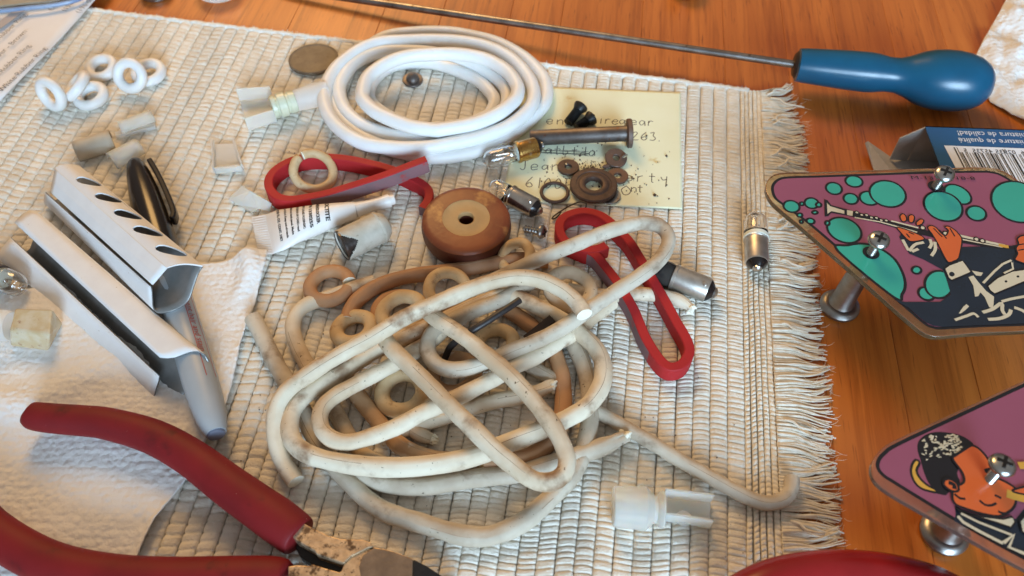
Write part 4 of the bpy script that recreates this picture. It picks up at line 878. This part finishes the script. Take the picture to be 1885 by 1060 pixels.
for t, r in pr2:
    for j in range(SEG):
        an = 2*math.pi*j/SEG; rr_ = r+.12*noise.noise(Vector((math.cos(an)*2, math.sin(an)*2, t*.3))); vs.append(a+ax*t+(u0*math.cos(an)+v0*math.sin(an))*rr_)
vcam = (Vector((0, 0, CAM_H))-a); vcam = (vcam-ax*vcam.dot(ax)).normalized(); ac = math.atan2(vcam.dot(v0), vcam.dot(u0))
for i in range(len(pr2)-1):
    for j in range(SEG):
        an = 2*math.pi*(j+.5)/SEG; da = (an-ac+math.pi) % (2*math.pi)-math.pi; t = pr2[i][0]/L
        lim = .22*math.exp(-((da-.15)/.55)**2)+.05*noise.noise(Vector((da*4, 0, 3)))
        if t < lim and abs(da) < 1.3: continue
        k = (j+1) % SEG; fs.append((i*SEG+j, i*SEG+k, (i+1)*SEG+k, (i+1)*SEG+j))
g = G(); g.add(vs, fs); obj('torn_skin', g, M['leather'], tm, solid=(.55, -1))
g = G(); lathe(g, a, ax, [(-.5, 5.9), (-.3, 6.3), (.4, 6.3), (.6, 5.6), (L*.7, 5.5)], 40, cap=False); lathe(g, a, ax, [(.8, 5.4), (.9, .1)], 40, cap=False); obj('metal_lining', g, M['dark_inside'], tm)

# ================================================================== glue tube
gt = thing('glue_tube', at(580, 420, 0), 'small white squeeze tube of thread glue with black print beside the red ribbon', 'glue tube')
st = [((463,399),(476,467),1.2,.45),((474,397),(488,468),1.6,.5),((488,394),(502,468),2.2,.55),((491,394),(505,466),3.0,1.2),((512,387),(522,460),4.2,2.6),((548,384),(552,443),5.4,4.2),((583,381),(585,428),5.6,5.0),((615,379),(617,411),5.4,4.6),((640,377),(643,402),5.0,4.0),((654,376),(657,397),4.8,3.6)]
SG = 36; rows = []
for (p, q, z, h) in st:
    A, B = at(*p, z), at(*q, z); c = (A+B)/2; hw = (A-B)/2; rows.append((c, hw, h))
def tub(i, an): c, hw, h = rows[i]; return c+hw*math.cos(an)+Vector((0, 0, h))*math.sin(an)
g = G(); vs = [tub(i, 2*math.pi*j/SG) for i in range(len(rows)) for j in range(SG)]
g.add(vs, [(i*SG+j, i*SG+(j+1) % SG, (i+1)*SG+(j+1) % SG, (i+1)*SG+j) for i in range(len(rows)-1) for j in range(SG)])
g.f.append(list(range(SG))); g.m.append(0); g.f.append([(len(rows)-1)*SG+j for j in range(SG)]); g.m.append(0)
obj('body', g, M['tube_white'], gt, sharp=60)
g = G()
for k in range(16):     # crimp ridges
    f = (k+.5)/16; A0, B0, A1, B1 = at(463,399,1.75), at(476,467,1.75), at(488,394,2.85), at(502,468,2.85)
    p, q = A0.lerp(B0, f), A1.lerp(B1, f); sweep(g, [p, q], circ(.12, 6))
obj('crimp_ridges', g, M['tube_white'], gt)
a, b = at(655, 386.5, 4.8), at(727, 366, 4.8); ax, L = along(a, b)
g = G(); lathe(g, a, ax, [(-.3, 2.6), (.1, 3.2), (1.2, 3.1), (L*.35, 2.55), (L*.6, 2.45), (L*.80, 2.8), (L*.86, 2.9), (L*.87, 2.2), (L*.98, 2.1), (L, 1.7)], 32); obj('cap', g, M['tube_white'], gt)
def on_tube(along_px, u):
    """a point on the printed side: along_px = photo x of the tube's middle line, u = -1 (far edge) .. 1 (near edge)"""
    xs = [((p[0]+q[0])/2) for p, q, *_ in st]; i = 0
    while i < len(xs)-2 and along_px > xs[i+1]: i += 1
    f = (along_px-xs[i])/(xs[i+1]-xs[i]); an = math.acos(max(-1, min(1, -u)))
    return tub(i, an).lerp(tub(i+1, an), f)+Vector((0, -.05, .14))
lines = [('LOCTITE', 602, 11.5, 1.0), ('THREADLOCKER', 586, 9.0, .98), ('PN 1330255', 573, 9.0, 1.0), ('MAY CAUSE ALLERGIC', 561, 6.2, .95), ('SEE BACK OF CARD read', 550, 6.2, .95), ('label on back panel. Made', 539, 6.2, .95), ('in U.S.A. Keep out of reach', 528, 6.2, .95), ('0.02 FL. OZ. CONT. NET', 515, 7.0, .95)]
for s_, x0, hp, wd in lines:
    c = bpy.data.curves.new('t', 'FONT'); c.body = s_; c.size = 1; t = bpy.data.objects.new('t', c); me = bpy.data.meshes.new_from_object(t); W_ = max(v.co.x for v in me.vertices); bpy.data.objects.remove(t); bpy.data.meshes.remove(me); bpy.data.curves.remove(c)
    text(s_, 1, None, None, None, M['print_black'], 'lettering', gt, bold=.035, mapf=lambda x, y: on_tube(x0+y*hp*.72*1.25, -.90+1.72*wd*x/W_), shear=.2 if s_ == 'LOCTITE' else 0)

# ================================================================== translucent nylon pieces
GN = 'broken nylon anchor pieces'
def halftube(label, p, q, z, r, m, a0=-10, a1=190, th=1.0, parent=None, name='nylon_piece', taper=1.0):
    a, b = at(*p, z), at(*q, z); ax, L = along(a, b); u = Vector((0, 0, 1)); v = ax.cross(u); g = G(); vs = []; K = 18
    for i in range(7):
        f = i/6; rr_ = r*(1-(1-taper)*f)
        for j in range(K+1):
            an = R(a0+(a1-a0)*j/K); vs.append(a+ax*L*f+(v*math.cos(an)+u*math.sin(an))*rr_)
    g.add(vs, [(i*(K+1)+j, i*(K+1)+j+1, (i+1)*(K+1)+j+1, (i+1)*(K+1)+j) for i in range(6) for j in range(K)])
    if parent: return obj(name, g, m, parent, solid=(th, -1))
    return obj(name, g, m, solid=(th, -1), label=label, cat='nylon piece', group=GN)
p1 = thing('nylon_piece', at(252, 228, 0), 'whitish nylon clip half lying farthest back, with a ledge along its near side', 'nylon piece', GN)
halftube('', (222,238), (283,216), 2.6, 3.6, M['nylon_solid'], 0, 180, 1.0, p1, 'shell', 1.0)
g = G(); a, b = at(212,249,.8), at(287,231,.8); ax, L = along(a, b); s = ax.cross(Vector((0, 0, 1))); obox(g, (a+b)/2-s*0, ax*L/2, s*1.6, Vector((0, 0, .9))); obj('ledge', g, M['nylon'], p1, smooth=False, bevel=.4)
halftube('tan tinted nylon tube half lying at the left end of the nylon pieces', (140,279), (208,258), 3.2, 4.6, M['nylon_tan'], -40, 200, 1.0, taper=1.08)
halftube('white nylon tube half touching the tip of the black marker cap', (206,298), (258,270), 2.6, 4.4, M['nylon_solid'], -20, 190, 1.1, taper=.92)
# U-shaped channel piece
p4 = thing('nylon_piece', at(420, 290, 0), 'clear white nylon channel piece standing alone on the mat left of the red ribbon', 'nylon piece', GN)
A, B, C_, D_ = at(394,265,1), at(432,264,1), at(448,312,1), at(396,317,1)
g = G(); hexa(g, [Vector((p.x, p.y, z)) for z in (.2, 1.2) for p in (A, B, C_, D_)]); obj('floor', g, M['nylon'], p4, smooth=False, bevel=.3)
for e0, e1, nm in ((A, D_, 'side_wall'), (B, C_, 'side_wall')):
    g = G(); d = (e1-e0).normalized(); s = d.cross(Vector((0, 0, 1)))*.5; hexa(g, [Vector((*(p+k).xy, z)) for z in (1.1, 4.2) for p, k in ((e0, -s), (e1, -s), (e1, s), (e0, s))]); obj(nm, g, M['nylon'], p4, smooth=False, bevel=.25)
g = G(); d = (D_-C_).normalized(); s = d.cross(Vector((0, 0, 1)))*.9; hexa(g, [Vector((*(p+k).xy, z)) for z in (.6, 3.6) for p, k in ((C_, -s), (D_, -s), (D_, s), (C_, s))]); obj('end_wall', g, M['nylon_solid'], p4, smooth=False, bevel=.5)
# bent fragment
g = G(); pts = [at(421,367,.3), at(447,342,4.2), at(462,352,5), at(500,374,2.6), at(498,390,.4), at(476,384,1.0), at(466,392,.3), at(440,378,.4)]
g.add(pts, [(0, 1, 2, 7), (7, 2, 5, 6), (2, 3, 4, 5)]); obj('nylon_piece', g, M['nylon_solid'], smooth=False, solid=(1.0, 0), bevel=.3, label='bent white nylon fragment between the red ribbon and the crimped end of the glue tube', cat='nylon piece', group=GN)
# connector beside the coil
k1 = thing('nylon_post', at(510, 200, 0), 'milky nylon lane post with a yellowish ribbed collar, left of the white coil', 'nylon post')
def channel(parent, A, B, C_, D_, zb, zh, m, wall=.8):
    """open channel: long axis A-B (far side) and D-C (near side)"""
    g = G(); hexa(g, [Vector((p.x, p.y, z)) for z in (zb, zb+1) for p in (A, B, C_, D_)]); obj('channel_floor', g, m, parent, smooth=False, bevel=.25)
    for e0, e1 in ((A, B), (D_, C_)):
        g = G(); d = (e1-e0).normalized(); s = d.cross(Vector((0, 0, 1)))*wall*.5; hexa(g, [Vector((*(p+k).xy, z)) for z in (zb+.9, zh) for p, k in ((e0, -s), (e1, -s), (e1, s), (e0, s))]); obj('channel_wall', g, m, parent, smooth=False, bevel=.25)
channel(k1, at(440,182,2), at(502,178,2), at(510,220,2), at(456,236,2), .4, 8.0, M['nylon_solid'], .9)
a, b = at(500,198,6.0), at(592,172,6.0); ax, L = along(a, b)
g = G(); lathe(g, a, ax, [(0, 4.4), (.3, 5.2), (2.0, 5.4), (2.3, 4.6), (3.0, 4.6), (3.3, 5.6), (6.6, 5.6), (7, 4.8), (8.0, 4.7), (8.3, 5.1), (11, 4.9), (11.4, 4.0)], 36); obj('ribbed_collar', g, mat('pale_yellow_nylon', (.74, .74, .56), (.66, .66, .48), .2, .32, trans=.15, sss=.2, bump=(.6, .1)), k1)
g = G(); lathe(g, a, ax, [(11.2, 4.6), (12.5, 5.0), (L-2, 5.6), (L+3, 5.6), (L+3.2, 4.6)], 36); obj('barrel', g, M['nylon'], k1)
k2 = thing('nylon_post', at(1215, 940, 0), 'milky nylon lane post with an open channel end near the hooked rubber strip', 'nylon post')
a, b = at(1128,932,5.2), at(1222,938,5.4); ax, L = along(a, b)
g = G(); lathe(g, a, ax, [(0, 5.6), (.4, 6.2), (2, 6.4), (L*.45, 6.6), (L*.64, 6.9), (L*.72, 5.6), (L*.80, 4.4), (L*.86, 4.4), (L*.9, 5.4), (L*.97, 5.8), (L, 5.6)], 40); obj('barrel', g, M['nylon_solid'], k2)
A, B, C_, D_ = at(1221,912,2), at(1309,922,2), at(1306,972,.6), at(1218,958,.6)
channel(k2, A, B, C_, D_, .4, 6.8, M['nylon_solid'], 1.0)
g = G(); c = at(1262,946,6.1); lathe(g, c-Vector((0, 0, 4)), Vector((0, 0, 1)), [(0, 2.2), (.5, 2.6)], 24); obj('oval_boss', g, M['nylon'], k2)
# yellowed block at the left edge
yb = thing('nylon_block', at(60, 610, 1.5), 'yellowed nylon block with rusty stained edges at the left edge on the paper towel', 'nylon block')
T0, T1, T2, T3 = at(26,566,11), at(97,568,11), at(93,616,10.5), at(18,607,10.5); F0, F1 = at(14,634,3), at(86,644,3)
g = G(); bz = 1.6; hexa(g, [Vector((T0.x, T0.y, bz)), Vector((T1.x, T1.y, bz)), Vector((F1.x, F1.y, bz)), Vector((F0.x, F0.y, bz)), T0, T1, T2, T3]); obj('body', g, M['nylon_yellow'], yb, bevel=1.0, smooth=False)
g = G(); a, b = at(-28,598,8), at(14,600,8); ax, L = along(a, b); lathe(g, a, ax, [(0, 4), (1, 5.6), (L-1, 5.8), (L+1.5, 5.2)], 32); obj('round_stem', g, M['nylon'], yb)

# ================================================================== blue bulb box
bx = thing('bulb_box', at(1790, 290, TZ), 'open blue and white miniature bulb box with a barcode behind the decorated plastics', 'cardboard box')
H = 17.0; A = at(1703,232,H); B = at(2010,243,H); e = at(1738,322,H)-A; Dp = A+e*1.25; Cp = B+e*1.25
flo = lambda p: Vector((p.x, p.y, TZ+.4))
def panel(name, pts, mats, solid=(.5, -1)): 
    g = G(); g.add(pts, [tuple(range(len(pts)))]); return obj(name, g, mats, bx, smooth=False, solid=solid)
panel('top_panel', [A, Dp, Cp, B], [M['box_blue'], M['card_plain']])
panel('back_panel', [A, B, flo(B), flo(A)], [M['card_plain'], M['box_blue']])
panel('front_panel', [Dp, flo(Dp), flo(Cp), Cp], [M['box_blue'], M['card_plain']])
panel('bottom_panel', [flo(A), flo(B), flo(Cp), flo(Dp)], M['card_plain'])
panel('dust_flap', [A-Vector((0, 0, .4)), at(1656,253,H-6), at(1637,292,TZ+3), flo(A)+Vector((-.3, 0, .5))], M['card_plain'])
panel('tuck_flap', [flo(A)+Vector((-.2, 0, .3)), at(1640,291,TZ+1), at(1616,277,TZ+1.2), at(1597,261,TZ+5), at(1592,264,TZ+5), at(1606,308,TZ+1), at(1612,322,TZ+.8), flo(Dp)+Vector((-.2, 0, .3))], M['card_plain'])
exx = (B-A).normalized(); eyy = (A-Dp).normalized(); zo = .16
def onbox(x, y): return A+exx*x-eyy*y+Vector((0, 0, zo))
# the print reads upside down from here
def flip(px, py, W=0): p = at(px, py, H); return lambda x, y: p-exx*x-eyy*y+Vector((0, 0, zo))
text('miniatura de calidad!', 4.3, None, None, None, M['white_print'], 'lettering', bx, mapf=lambda x, y, p=at(1728,240,H): p+exx*(39.5-x*.90)-eyy*(y))
text('miniature de qualit\u00e9', 4.3, None, None, None, M['white_print'], 'lettering', bx, mapf=lambda x, y, p=at(1733,253,H): p+exx*(38.5-x*.92)-eyy*(y))
for t in [c for c in bx.children if c.name.startswith('lettering')]:
    for v in t.data.vertices: v.co.z += zo*S
a0 = at(1737,268,H)-A; gx, gy = a0.dot(exx), -a0.dot(eyy)
g = G(); g.add([onbox(gx, gy), onbox(gx+70, gy), onbox(gx+70, gy+26), onbox(gx+2.2, gy+26)], [(0, 1, 2, 3)]); obj('barcode_label', g, M['white_print'], bx, smooth=False)
zo = .28; g = G(); rnd = random.Random(77); x = gx+3.5
while x < gx+58:
    wd = rnd.choice((.28, .28, .55, .85)); y0 = gy+(1.0 if x < gx+5 or abs(x-gx-24) < 1 else 3.9)
    g.add([onbox(x, y0), onbox(x+wd, y0), onbox(x+wd+1.6, gy+25), onbox(x+1.6, gy+25)], [(0, 1, 2, 3)]); x += wd+rnd.choice((.3, .4, .7, .9))
obj('barcode_bars', g, M['print_black'], bx, smooth=False)
text('6  02935 45735  5', 3.3, None, None, None, M['print_black'], 'lettering', bx, mapf=lambda x, y: onbox(gx+31.0-x*1.02+1.0, gy+1.2+(2.6-y)+.0))

# ================================================================== decorated plastics on screws and posts
class Art:
    """flat print on a plastic: shapes given by where they show in the photograph on the plane of the print"""
    def __init__(s, z): s.g = G(); s.z = z; s.k = 0; s.mats = ['art_mauve', 'art_green', 'art_navy', 'art_black', 'art_orange', 'art_cream', 'art_gold']
    def nz(s): s.k += 1; return s.z+.02+.003*s.k
    def poly(s, pts, m, smooth=True, outline=0):
        P = [at(x, y, s.z) for x, y in pts]
        if smooth: P = crom(P, True, 1.2)
        z = s.nz(); t = tessellate_polygon([[Vector((p.x, p.y, 0)) for p in P]]); s.g.add([Vector((p.x, p.y, z)) for p in P], [tuple(q) for q in t], s.mats.index(m))
        if outline: s.line(pts, outline, closed=True, smooth=smooth)
    def line(s, pts, w, m='art_black', closed=False, smooth=True):
        P = [at(x, y, s.z) for x, y in pts]
        if smooth and len(P) > 2: P = crom(P, closed, .8)
        n = len(P); z = s.nz(); vs = []
        for i, p in enumerate(P):
            t = (P[(i+1) % n]-P[i-1]) if closed else (P[min(i+1, n-1)]-P[max(i-1, 0)]); t.normalize(); q = Vector((-t.y, t.x, 0))*w
            vs += [Vector((p.x, p.y, z))-q, Vector((p.x, p.y, z))+q]
        s.g.add(vs, [(2*i, 2*i+1, 2*((i+1) % n)+1, 2*((i+1) % n)) for i in range(n if closed else n-1)], s.mats.index(m))
    def ell(s, cx, cy, rx, ry, rot, m, w=.42):
        c, sn = math.cos(R(rot)), math.sin(R(rot)); s.poly([(cx+rx*math.cos(a)*c-ry*math.sin(a)*sn, cy+rx*math.cos(a)*sn+ry*math.sin(a)*c) for a in [i*math.pi/9 for i in range(18)]], m, True, w)
    def done(s, parent): return obj('printed_artwork', s.g, [M[q] for q in s.mats], parent, smooth=False)
def head_screw(parent, hole, top, zt_, rh=3.7, rs=1.55, down=40):
    b = at(*hole, zt_); b2 = at(*top, zt_+10.0); ax = (b2-b).normalized(); Lh = (b2-b).length; o = bpy.data.objects.new('screw', None); 
    g = G(); prof = [(-2, rs)]; t = -2
    while t < Lh-3.6: prof += [(t+.25, rs*.86), (t+.6, rs)]; t += .7
    prof += [(Lh-2.3, rs), (Lh-2.2, rh*.96), (Lh-1.8, rh), (Lh-1.0, rh*.95), (Lh-.35, rh*.72), (Lh+.05, rh*.36), (Lh+.12, .05)]
    lathe(g, b, ax, prof, 36); sc = obj('screw', g, M['zinc'], parent)
    g = G(); s = ax.cross(Vector((.5, .8, 0))).normalized(); u = ax.cross(s); q = b+ax*(Lh-.12)
    obox(g, q, s*rh*.55, u*rh*.13, ax*.3); obox(g, q, u*rh*.55, s*rh*.13, ax*.31); obj('recess_shade_cross', g, M['jaw_dark'], sc, smooth=False)  # no recess is cut: its shade is this dark cross
    g = G(); lathe(g, b+Vector((0, 0, .05)), Vector((0, 0, 1)), [(.25, 2.9), (.3, 1.6)], 28, cap=False); obj('screw_hole', g, M['art_black'], parent)
def post(parent, foot, top, z):
    a = at(*foot, TZ+.1); b = at(*top, z); ax = (b-a).normalized(); L = (b-a).length; g = G()
    lathe(g, a, Vector((0, 0, 1)), [(0, 6.2), (.8, 7.3), (2.2, 7.5), (3.6, 6.6), (4.2, 5.0)], 40); lathe(g, a+Vector((0, 0, 4)), ax, [(0, 5.0), (1.5, 4.4), (L*.5, 4.0), (L-4.1, 3.8)], 36)
    obj('post', g, M['zinc_dull'], parent)
# ---- upper plastic
Z1 = 30.0
d1 = thing('decorated_plastic', at(1700, 480, TZ), 'upper mauve plastic with green bubbles and a clarinet player, raised on a post', 'pinball plastic')
out1 = [(1409,347),(1413,331),(1426,320),(1450,316.5),(1500,316),(1600,312.5),(1720,309),(1800,307),(1826,308.5),(1850,315),(1890,343),(1990,420),(2040,520),(2000,600),(1890,609),(1800,613),(1730,619),(1712,617),(1695,609),(1660,580),(1600,527),(1540,474),(1480,422),(1432,382),(1416,365)]
g = G(); prism(g, crom([at(x, y, Z1) for x, y in out1], True, 2.5), Z1-2.2, Z1); obj('acrylic_sheet', g, M['acrylic'], d1, bevel=.35, sharp=30)
a1 = Art(Z1)
in1 = [(1422,350),(1424,339),(1434,330),(1452,326.5),(1500,325),(1600,321.5),(1720,317.5),(1800,316),(1824,317),(1846,324),(1884,350),(1975,424),(2020,515),(1985,590),(1890,597),(1800,600),(1735,604),(1717,602),(1702,595),(1668,566),(1608,514),(1548,461),(1488,410),(1440,375),(1427,364)]
a1.poly(in1, 'art_mauve', True, .55)
for e in [(1457,380,15,10.5,12),(1494,374,13,9.5,12),(1476,375,4,3,0),(1507,377,5,4,10),(1472,396,5,3.6,0),(1500,391,5,3,0),(1492,407,7.5,5,10),(1475,408,3,3,0),(1535,347,15,10.5,15),(1572,334,16,10,10),(1566,366,13.5,9.5,12),(1600,365,18,12,15),(1634,357,34,23.5,15),(1554,424,33,21.5,22),(1523,411,4,4,0),(1763,358,27,15,28),(1736,380,37,25.5,22),(1797,393,18.5,13,15),(1873,372,50,36,20),(1687,497.5,8.5,6.5,5),(1705,541,15.5,11,25),(1728,524,26,25,20)]: a1.ell(*e[:4], e[4], 'art_green')
a1.poly([(1541,461),(1560,452),(1590,449),(1620,458),(1646,477),(1661,502),(1666,525),(1660,542),(1646,548)], 'art_green', True, .5)
# jacket and lower dark area
a1.poly([(1646,552),(1665,556),(1690,556),(1730,556),(1750,543),(1742,515),(1735,497),(1700,478),(1673,467),(1663,450),(1655,437),(1662,425),(1690,440),(1706,440),(1740,470),(1772,455),(1800,454),(1840,456),(1890,448),(1985,470),(2010,530),(1985,588),(1890,595.5),(1735,602),(1718,600),(1704,594),(1672,567)], 'art_navy', False)
# clarinet
a1.poly([(1517,367),(1523,369),(1530,378),(1556,385),(1620,402),(1690,421),(1750,434),(1835,450),(1868,455),(1868,459),(1834,458),(1748,444),(1688,431),(1618,411),(1556,396),(1530,392),(1524,398),(1518,399)], 'art_black', False)
a1.poly([(1522,374),(1528,380),(1554,388),(1554,394),(1530,389),(1523,394)], 'art_cream', False); a1.poly([(1559,387),(1570,389),(1569,398),(1559,396)], 'art_cream', False)
for i in range(7): a1.ell(1577+i*9, 391.5+i*2.5+(i % 2)*2, 3.6, 2.2, 20, 'art_cream', .2)
a1.line([(1573,401),(1620,409),(1688,428)], .3, 'art_cream', smooth=False); a1.line([(1640,407),(1690,420)], .35, 'art_cream', smooth=False)
a1.line([(1765,434),(1800,442),(1850,453)], .55, 'art_cream', smooth=False); a1.line([(1770,441),(1805,448),(1845,455.5)], .3, 'art_cream', smooth=False)
for x, y in ((1797,441),(1808,444),(1740,430),(1698,420)): a1.ell(x, y, 5, 3.4, 20, 'art_cream', .25)
a1.line([(1838,452),(1856,455)], .7, 'art_gold')
# hands
a1.poly([(1650,419),(1664,422),(1690,432),(1699,437),(1701,441),(1690,444),(1675,445),(1664,436),(1656,427)], 'art_orange', True, .25)
for p in ([(1656,399),(1661,394),(1667,398),(1668,407),(1660,408)], [(1672,399),(1678,396),(1683,400),(1680,410),(1673,409)], [(1686,410),(1694,404),(1700,406),(1697,413),(1688,416)]): a1.poly(p, 'art_orange', True, .25)
a1.poly([(1707,420),(1712,416),(1722,419),(1733,431),(1741,434),(1745,424),(1738,419),(1745,417),(1757,424),(1763,430),(1770,440),(1769,455),(1764,476),(1756,481),(1746,484),(1738,474),(1726,450),(1716,433)], 'art_orange', True, .25)
for l in ([(1718,421),(1734,437)], [(1729,424),(1742,440)], [(1748,421),(1757,436)], [(1672,428),(1682,432)], [(1668,431),(1674,438)]): a1.line(l, .25)
# cuffs, shirt, lapels
a1.poly([(1738,495),(1746,489),(1770,480),(1775,484),(1787,501),(1783,504),(1752,517),(1745,512)], 'art_cream', False, .3); a1.ell(1751.5, 505.5, 4, 3.5, 0, 'art_navy', .2)
for l in ([(1661,442),(1668,455),(1672,462)], [(1673,463),(1684,451),(1700,447)], [(1678,464),(1690,459)], [(1711,441),(1714,450),(1710,458)], [(1720,446),(1721,460),(1714,472)]): a1.line(l, .55, 'art_cream')
a1.poly([(1782,511),(1791,508),(1800,520),(1815,537),(1829,547),(1828,562),(1826,569),(1820,566),(1812,548),(1804,539),(1800,546),(1794,547),(1791,527)], 'art_cream', False); a1.poly([(1788,499),(1809,503),(1805,509),(1796,508)], 'art_cream', False)
a1.poly([(1817,527),(1835,512),(1862,500),(1884,497),(1930,495),(1930,512),(1884,520),(1860,530),(1831,542),(1822,536)], 'art_cream', False, .3); a1.ell(1851, 519, 2.2, 1.6, 0, 'art_black', .1); a1.ell(1873, 510, 2.2, 1.6, 0, 'art_black', .1)
a1.line([(1809,522),(1830,500),(1845,487),(1861,480)], .4, 'art_cream', smooth=False); a1.line([(1847,504),(1864,496),(1862,484)], .35, 'art_cream', smooth=False)
for l, w_ in (([(1808,576),(1826,570),(1843,559),(1844,572),(1849,580)], .6), ([(1818,589),(1840,587),(1856,580),(1860,571)], .6), ([(1757,590),(1780,582),(1792,578),(1800,585)], .5), ([(1843,556),(1862,551),(1890,546)], .5), ([(1866,567),(1880,572),(1892,580)], .6)): a1.line(l, w_, 'art_cream')
a1.poly([(1764,578),(1772,566),(1778,561),(1783,565),(1776,572),(1768,578)], 'art_cream', False)
# face at the right edge
a1.poly([(1867,478),(1872,468),(1869,458),(1874,450),(1872,440),(1885,434),(1920,436),(1925,480),(1895,487),(1876,483)], 'art_orange', True, .3); a1.line([(1873,462),(1884,460)], .25)
a1.line([(1873,452),(1884,450)], .25)
art1 = a1.done(d1)
text('M-1329-118-8', 3.0, None, None, None, M['art_black'], 'lettering', d1, mapf=lambda x, y, p=at(1676,331,Z1): p+Vector((x*1.42, -.03*x+y*.85, .5)))
head_screw(d1, (1603,466), (1621,437), Z1); head_screw(d1, (1722,344), (1742,315), Z1); post(d1, (1543,567), (1602,469), Z1-2.6)
# ---- lower plastic
Z2 = 33.0
d2 = thing('decorated_plastic', at(1780, 880, TZ), 'lower mauve plastic with a horn player in a gold earring, raised on a post', 'pinball plastic')
out2 = [(1604,868),(1607,847),(1622,826),(1650,808),(1750,762),(1885,700),(2000,648),(2120,700),(2150,900),(2050,1075),(1960,1078),(1885,1046),(1790,994),(1700,943),(1640,908),(1614,888)]
g = G(); prism(g, crom([at(x, y, Z2) for x, y in out2], True, 2.5), Z2-2.4, Z2); obj('acrylic_sheet', g, M['acrylic_clear'], d2, bevel=.35, sharp=30)
a2 = Art(Z2)
a2.poly([(1616,861),(1617,848),(1628,834),(1652,818),(1750,772),(1885,709),(1995,660),(2095,705),(2125,895),(2035,1055),(1960,1060),(1885,1027),(1790,975),(1700,921),(1648,889),(1625,874)], 'art_mauve', True, .55)
a2.poly([(1757,960),(1759,945),(1757,930),(1772,938),(1800,948),(1840,953),(1870,955),(1890,930),(1990,920),(2060,980),(2020,1048),(1960,1056),(1885,1024),(1800,978)], 'art_navy', False)
a2.poly([(1693,852),(1686,846),(1679,855),(1677,870),(1684,888),(1700,901),(1734,908),(1738,904),(1712,896),(1695,882),(1687,866)], 'art_gold', True, .35)
a2.poly([(1692,815),(1703,803),(1722,797),(1745,798),(1768,803),(1784,812),(1791,820),(1780,830),(1773,842),(1760,870),(1765,888),(1748,900),(1740,910),(1726,905),(1712,890),(1702,868),(1696,846),(1691,830)], 'art_black', True, .3)
rnd = random.Random(9)
for i in range(230):
    x, y = 1697+rnd.random()*88, 801+rnd.random()*60
    if ((x-1735)/44)**2+((y-828)/30)**2 < 1 and y < 822+rnd.random()*34 and x-1700 < 75-(y-803)*.3: a2.ell(x, y, rnd.uniform(1.6, 4), rnd.uniform(1, 2), rnd.uniform(-30, 40), 'art_cream', 0)
a2.poly([(1778,826),(1788,821),(1800,826),(1812,838),(1822,853),(1826,862),(1812,866),(1818,872),(1832,880),(1850,888),(1868,900),(1870,912),(1868,928),(1862,938),(1850,946),(1836,951),(1810,947),(1780,938),(1757,928),(1752,912),(1756,898),(1768,892),(1774,886),(1770,870),(1753,846),(1757,840)], 'art_orange', True, .35)
a2.poly([(1736,893),(1738,884),(1748,883),(1760,890),(1764,902),(1757,906),(1746,902)], 'art_orange', True, .35); a2.line([(1745,889),(1755,893),(1756,901)], .6)
for l in ([(1756,910),(1766,918),(1776,919)], [(1802,922),(1812,930),(1824,931),(1833,927)], [(1836,942),(1846,946),(1856,945)], [(1830,912),(1842,918)]): a2.line(l, .35)
a2.poly([(1758,937),(1775,944),(1810,952),(1845,956),(1862,952),(1868,962),(1860,972),(1830,962),(1790,950),(1765,943)], 'art_cream', False, .3)
a2.line([(1762,951),(1772,962),(1800,978),(1845,1001)], .45, 'art_cream', smooth=False); a2.line([(1846,1000),(1866,985),(1856,1008),(1885,1020),(1920,1030)], .5, 'art_cream', smooth=False); a2.line([(1768,946),(1800,962),(1862,986)], .35, 'art_cream', smooth=False)
a2.poly([(1876,960),(1886,950),(1930,952),(1940,985),(1900,990),(1880,980)], 'art_cream', False, .3)
a2.line([(1852,909),(1864,913),(1900,922),(1940,926)], 1.3, 'art_gold'); a2.line([(1874,858),(1900,858),(1940,862)], 1.1, 'art_gold')
a2.poly([(1862,905),(1880,898),(1910,892),(1940,900),(1930,915),(1890,912)], 'art_orange', True, .3)
a2.done(d2)
head_screw(d2, (1821,884), (1850,850), Z2); post(d2, (1734,984), (1821,886), Z2-2.4)

# ================================================================== small things at the far edge of the table
g = G(); c = at(289, -12, TZ+.2); c.z = TZ+.05
lathe(g, c, Vector((0, 0, 1)), [(0, 8.0), (.4, 8.6), (6, 8.6), (6.6, 8.2), (6.8, 6.5), (6.6, .1)], 48); obj('small_tin', g, M['zinc_dull'], label='grey metal tin cut off by the far edge at upper left', cat='tin')
g = G(); c = at(405, -16, TZ+.2); c.z = TZ+.05
lathe(g, c, Vector((0, 0, 1)), [(0, 11.0), (1, 12.0), (9, 12.0), (10, 11.2), (10.4, 8), (10.4, .1)], 48); obj('round_jar', g, M['nylon'], label='pale translucent round jar cut off by the far edge of the picture', cat='jar')
g = G(); c = at(1258, -16, TZ+.2); c.z = TZ+.05
lathe(g, c, Vector((0, 0, 1)), [(0, 8.0), (.6, 8.8), (9, 8.8), (10, 7.6), (10.2, .1)], 40); obj('red_tin', g, M['red_gloss'], label='dark red round tin at the far edge beyond the screwdriver shaft', cat='tin')
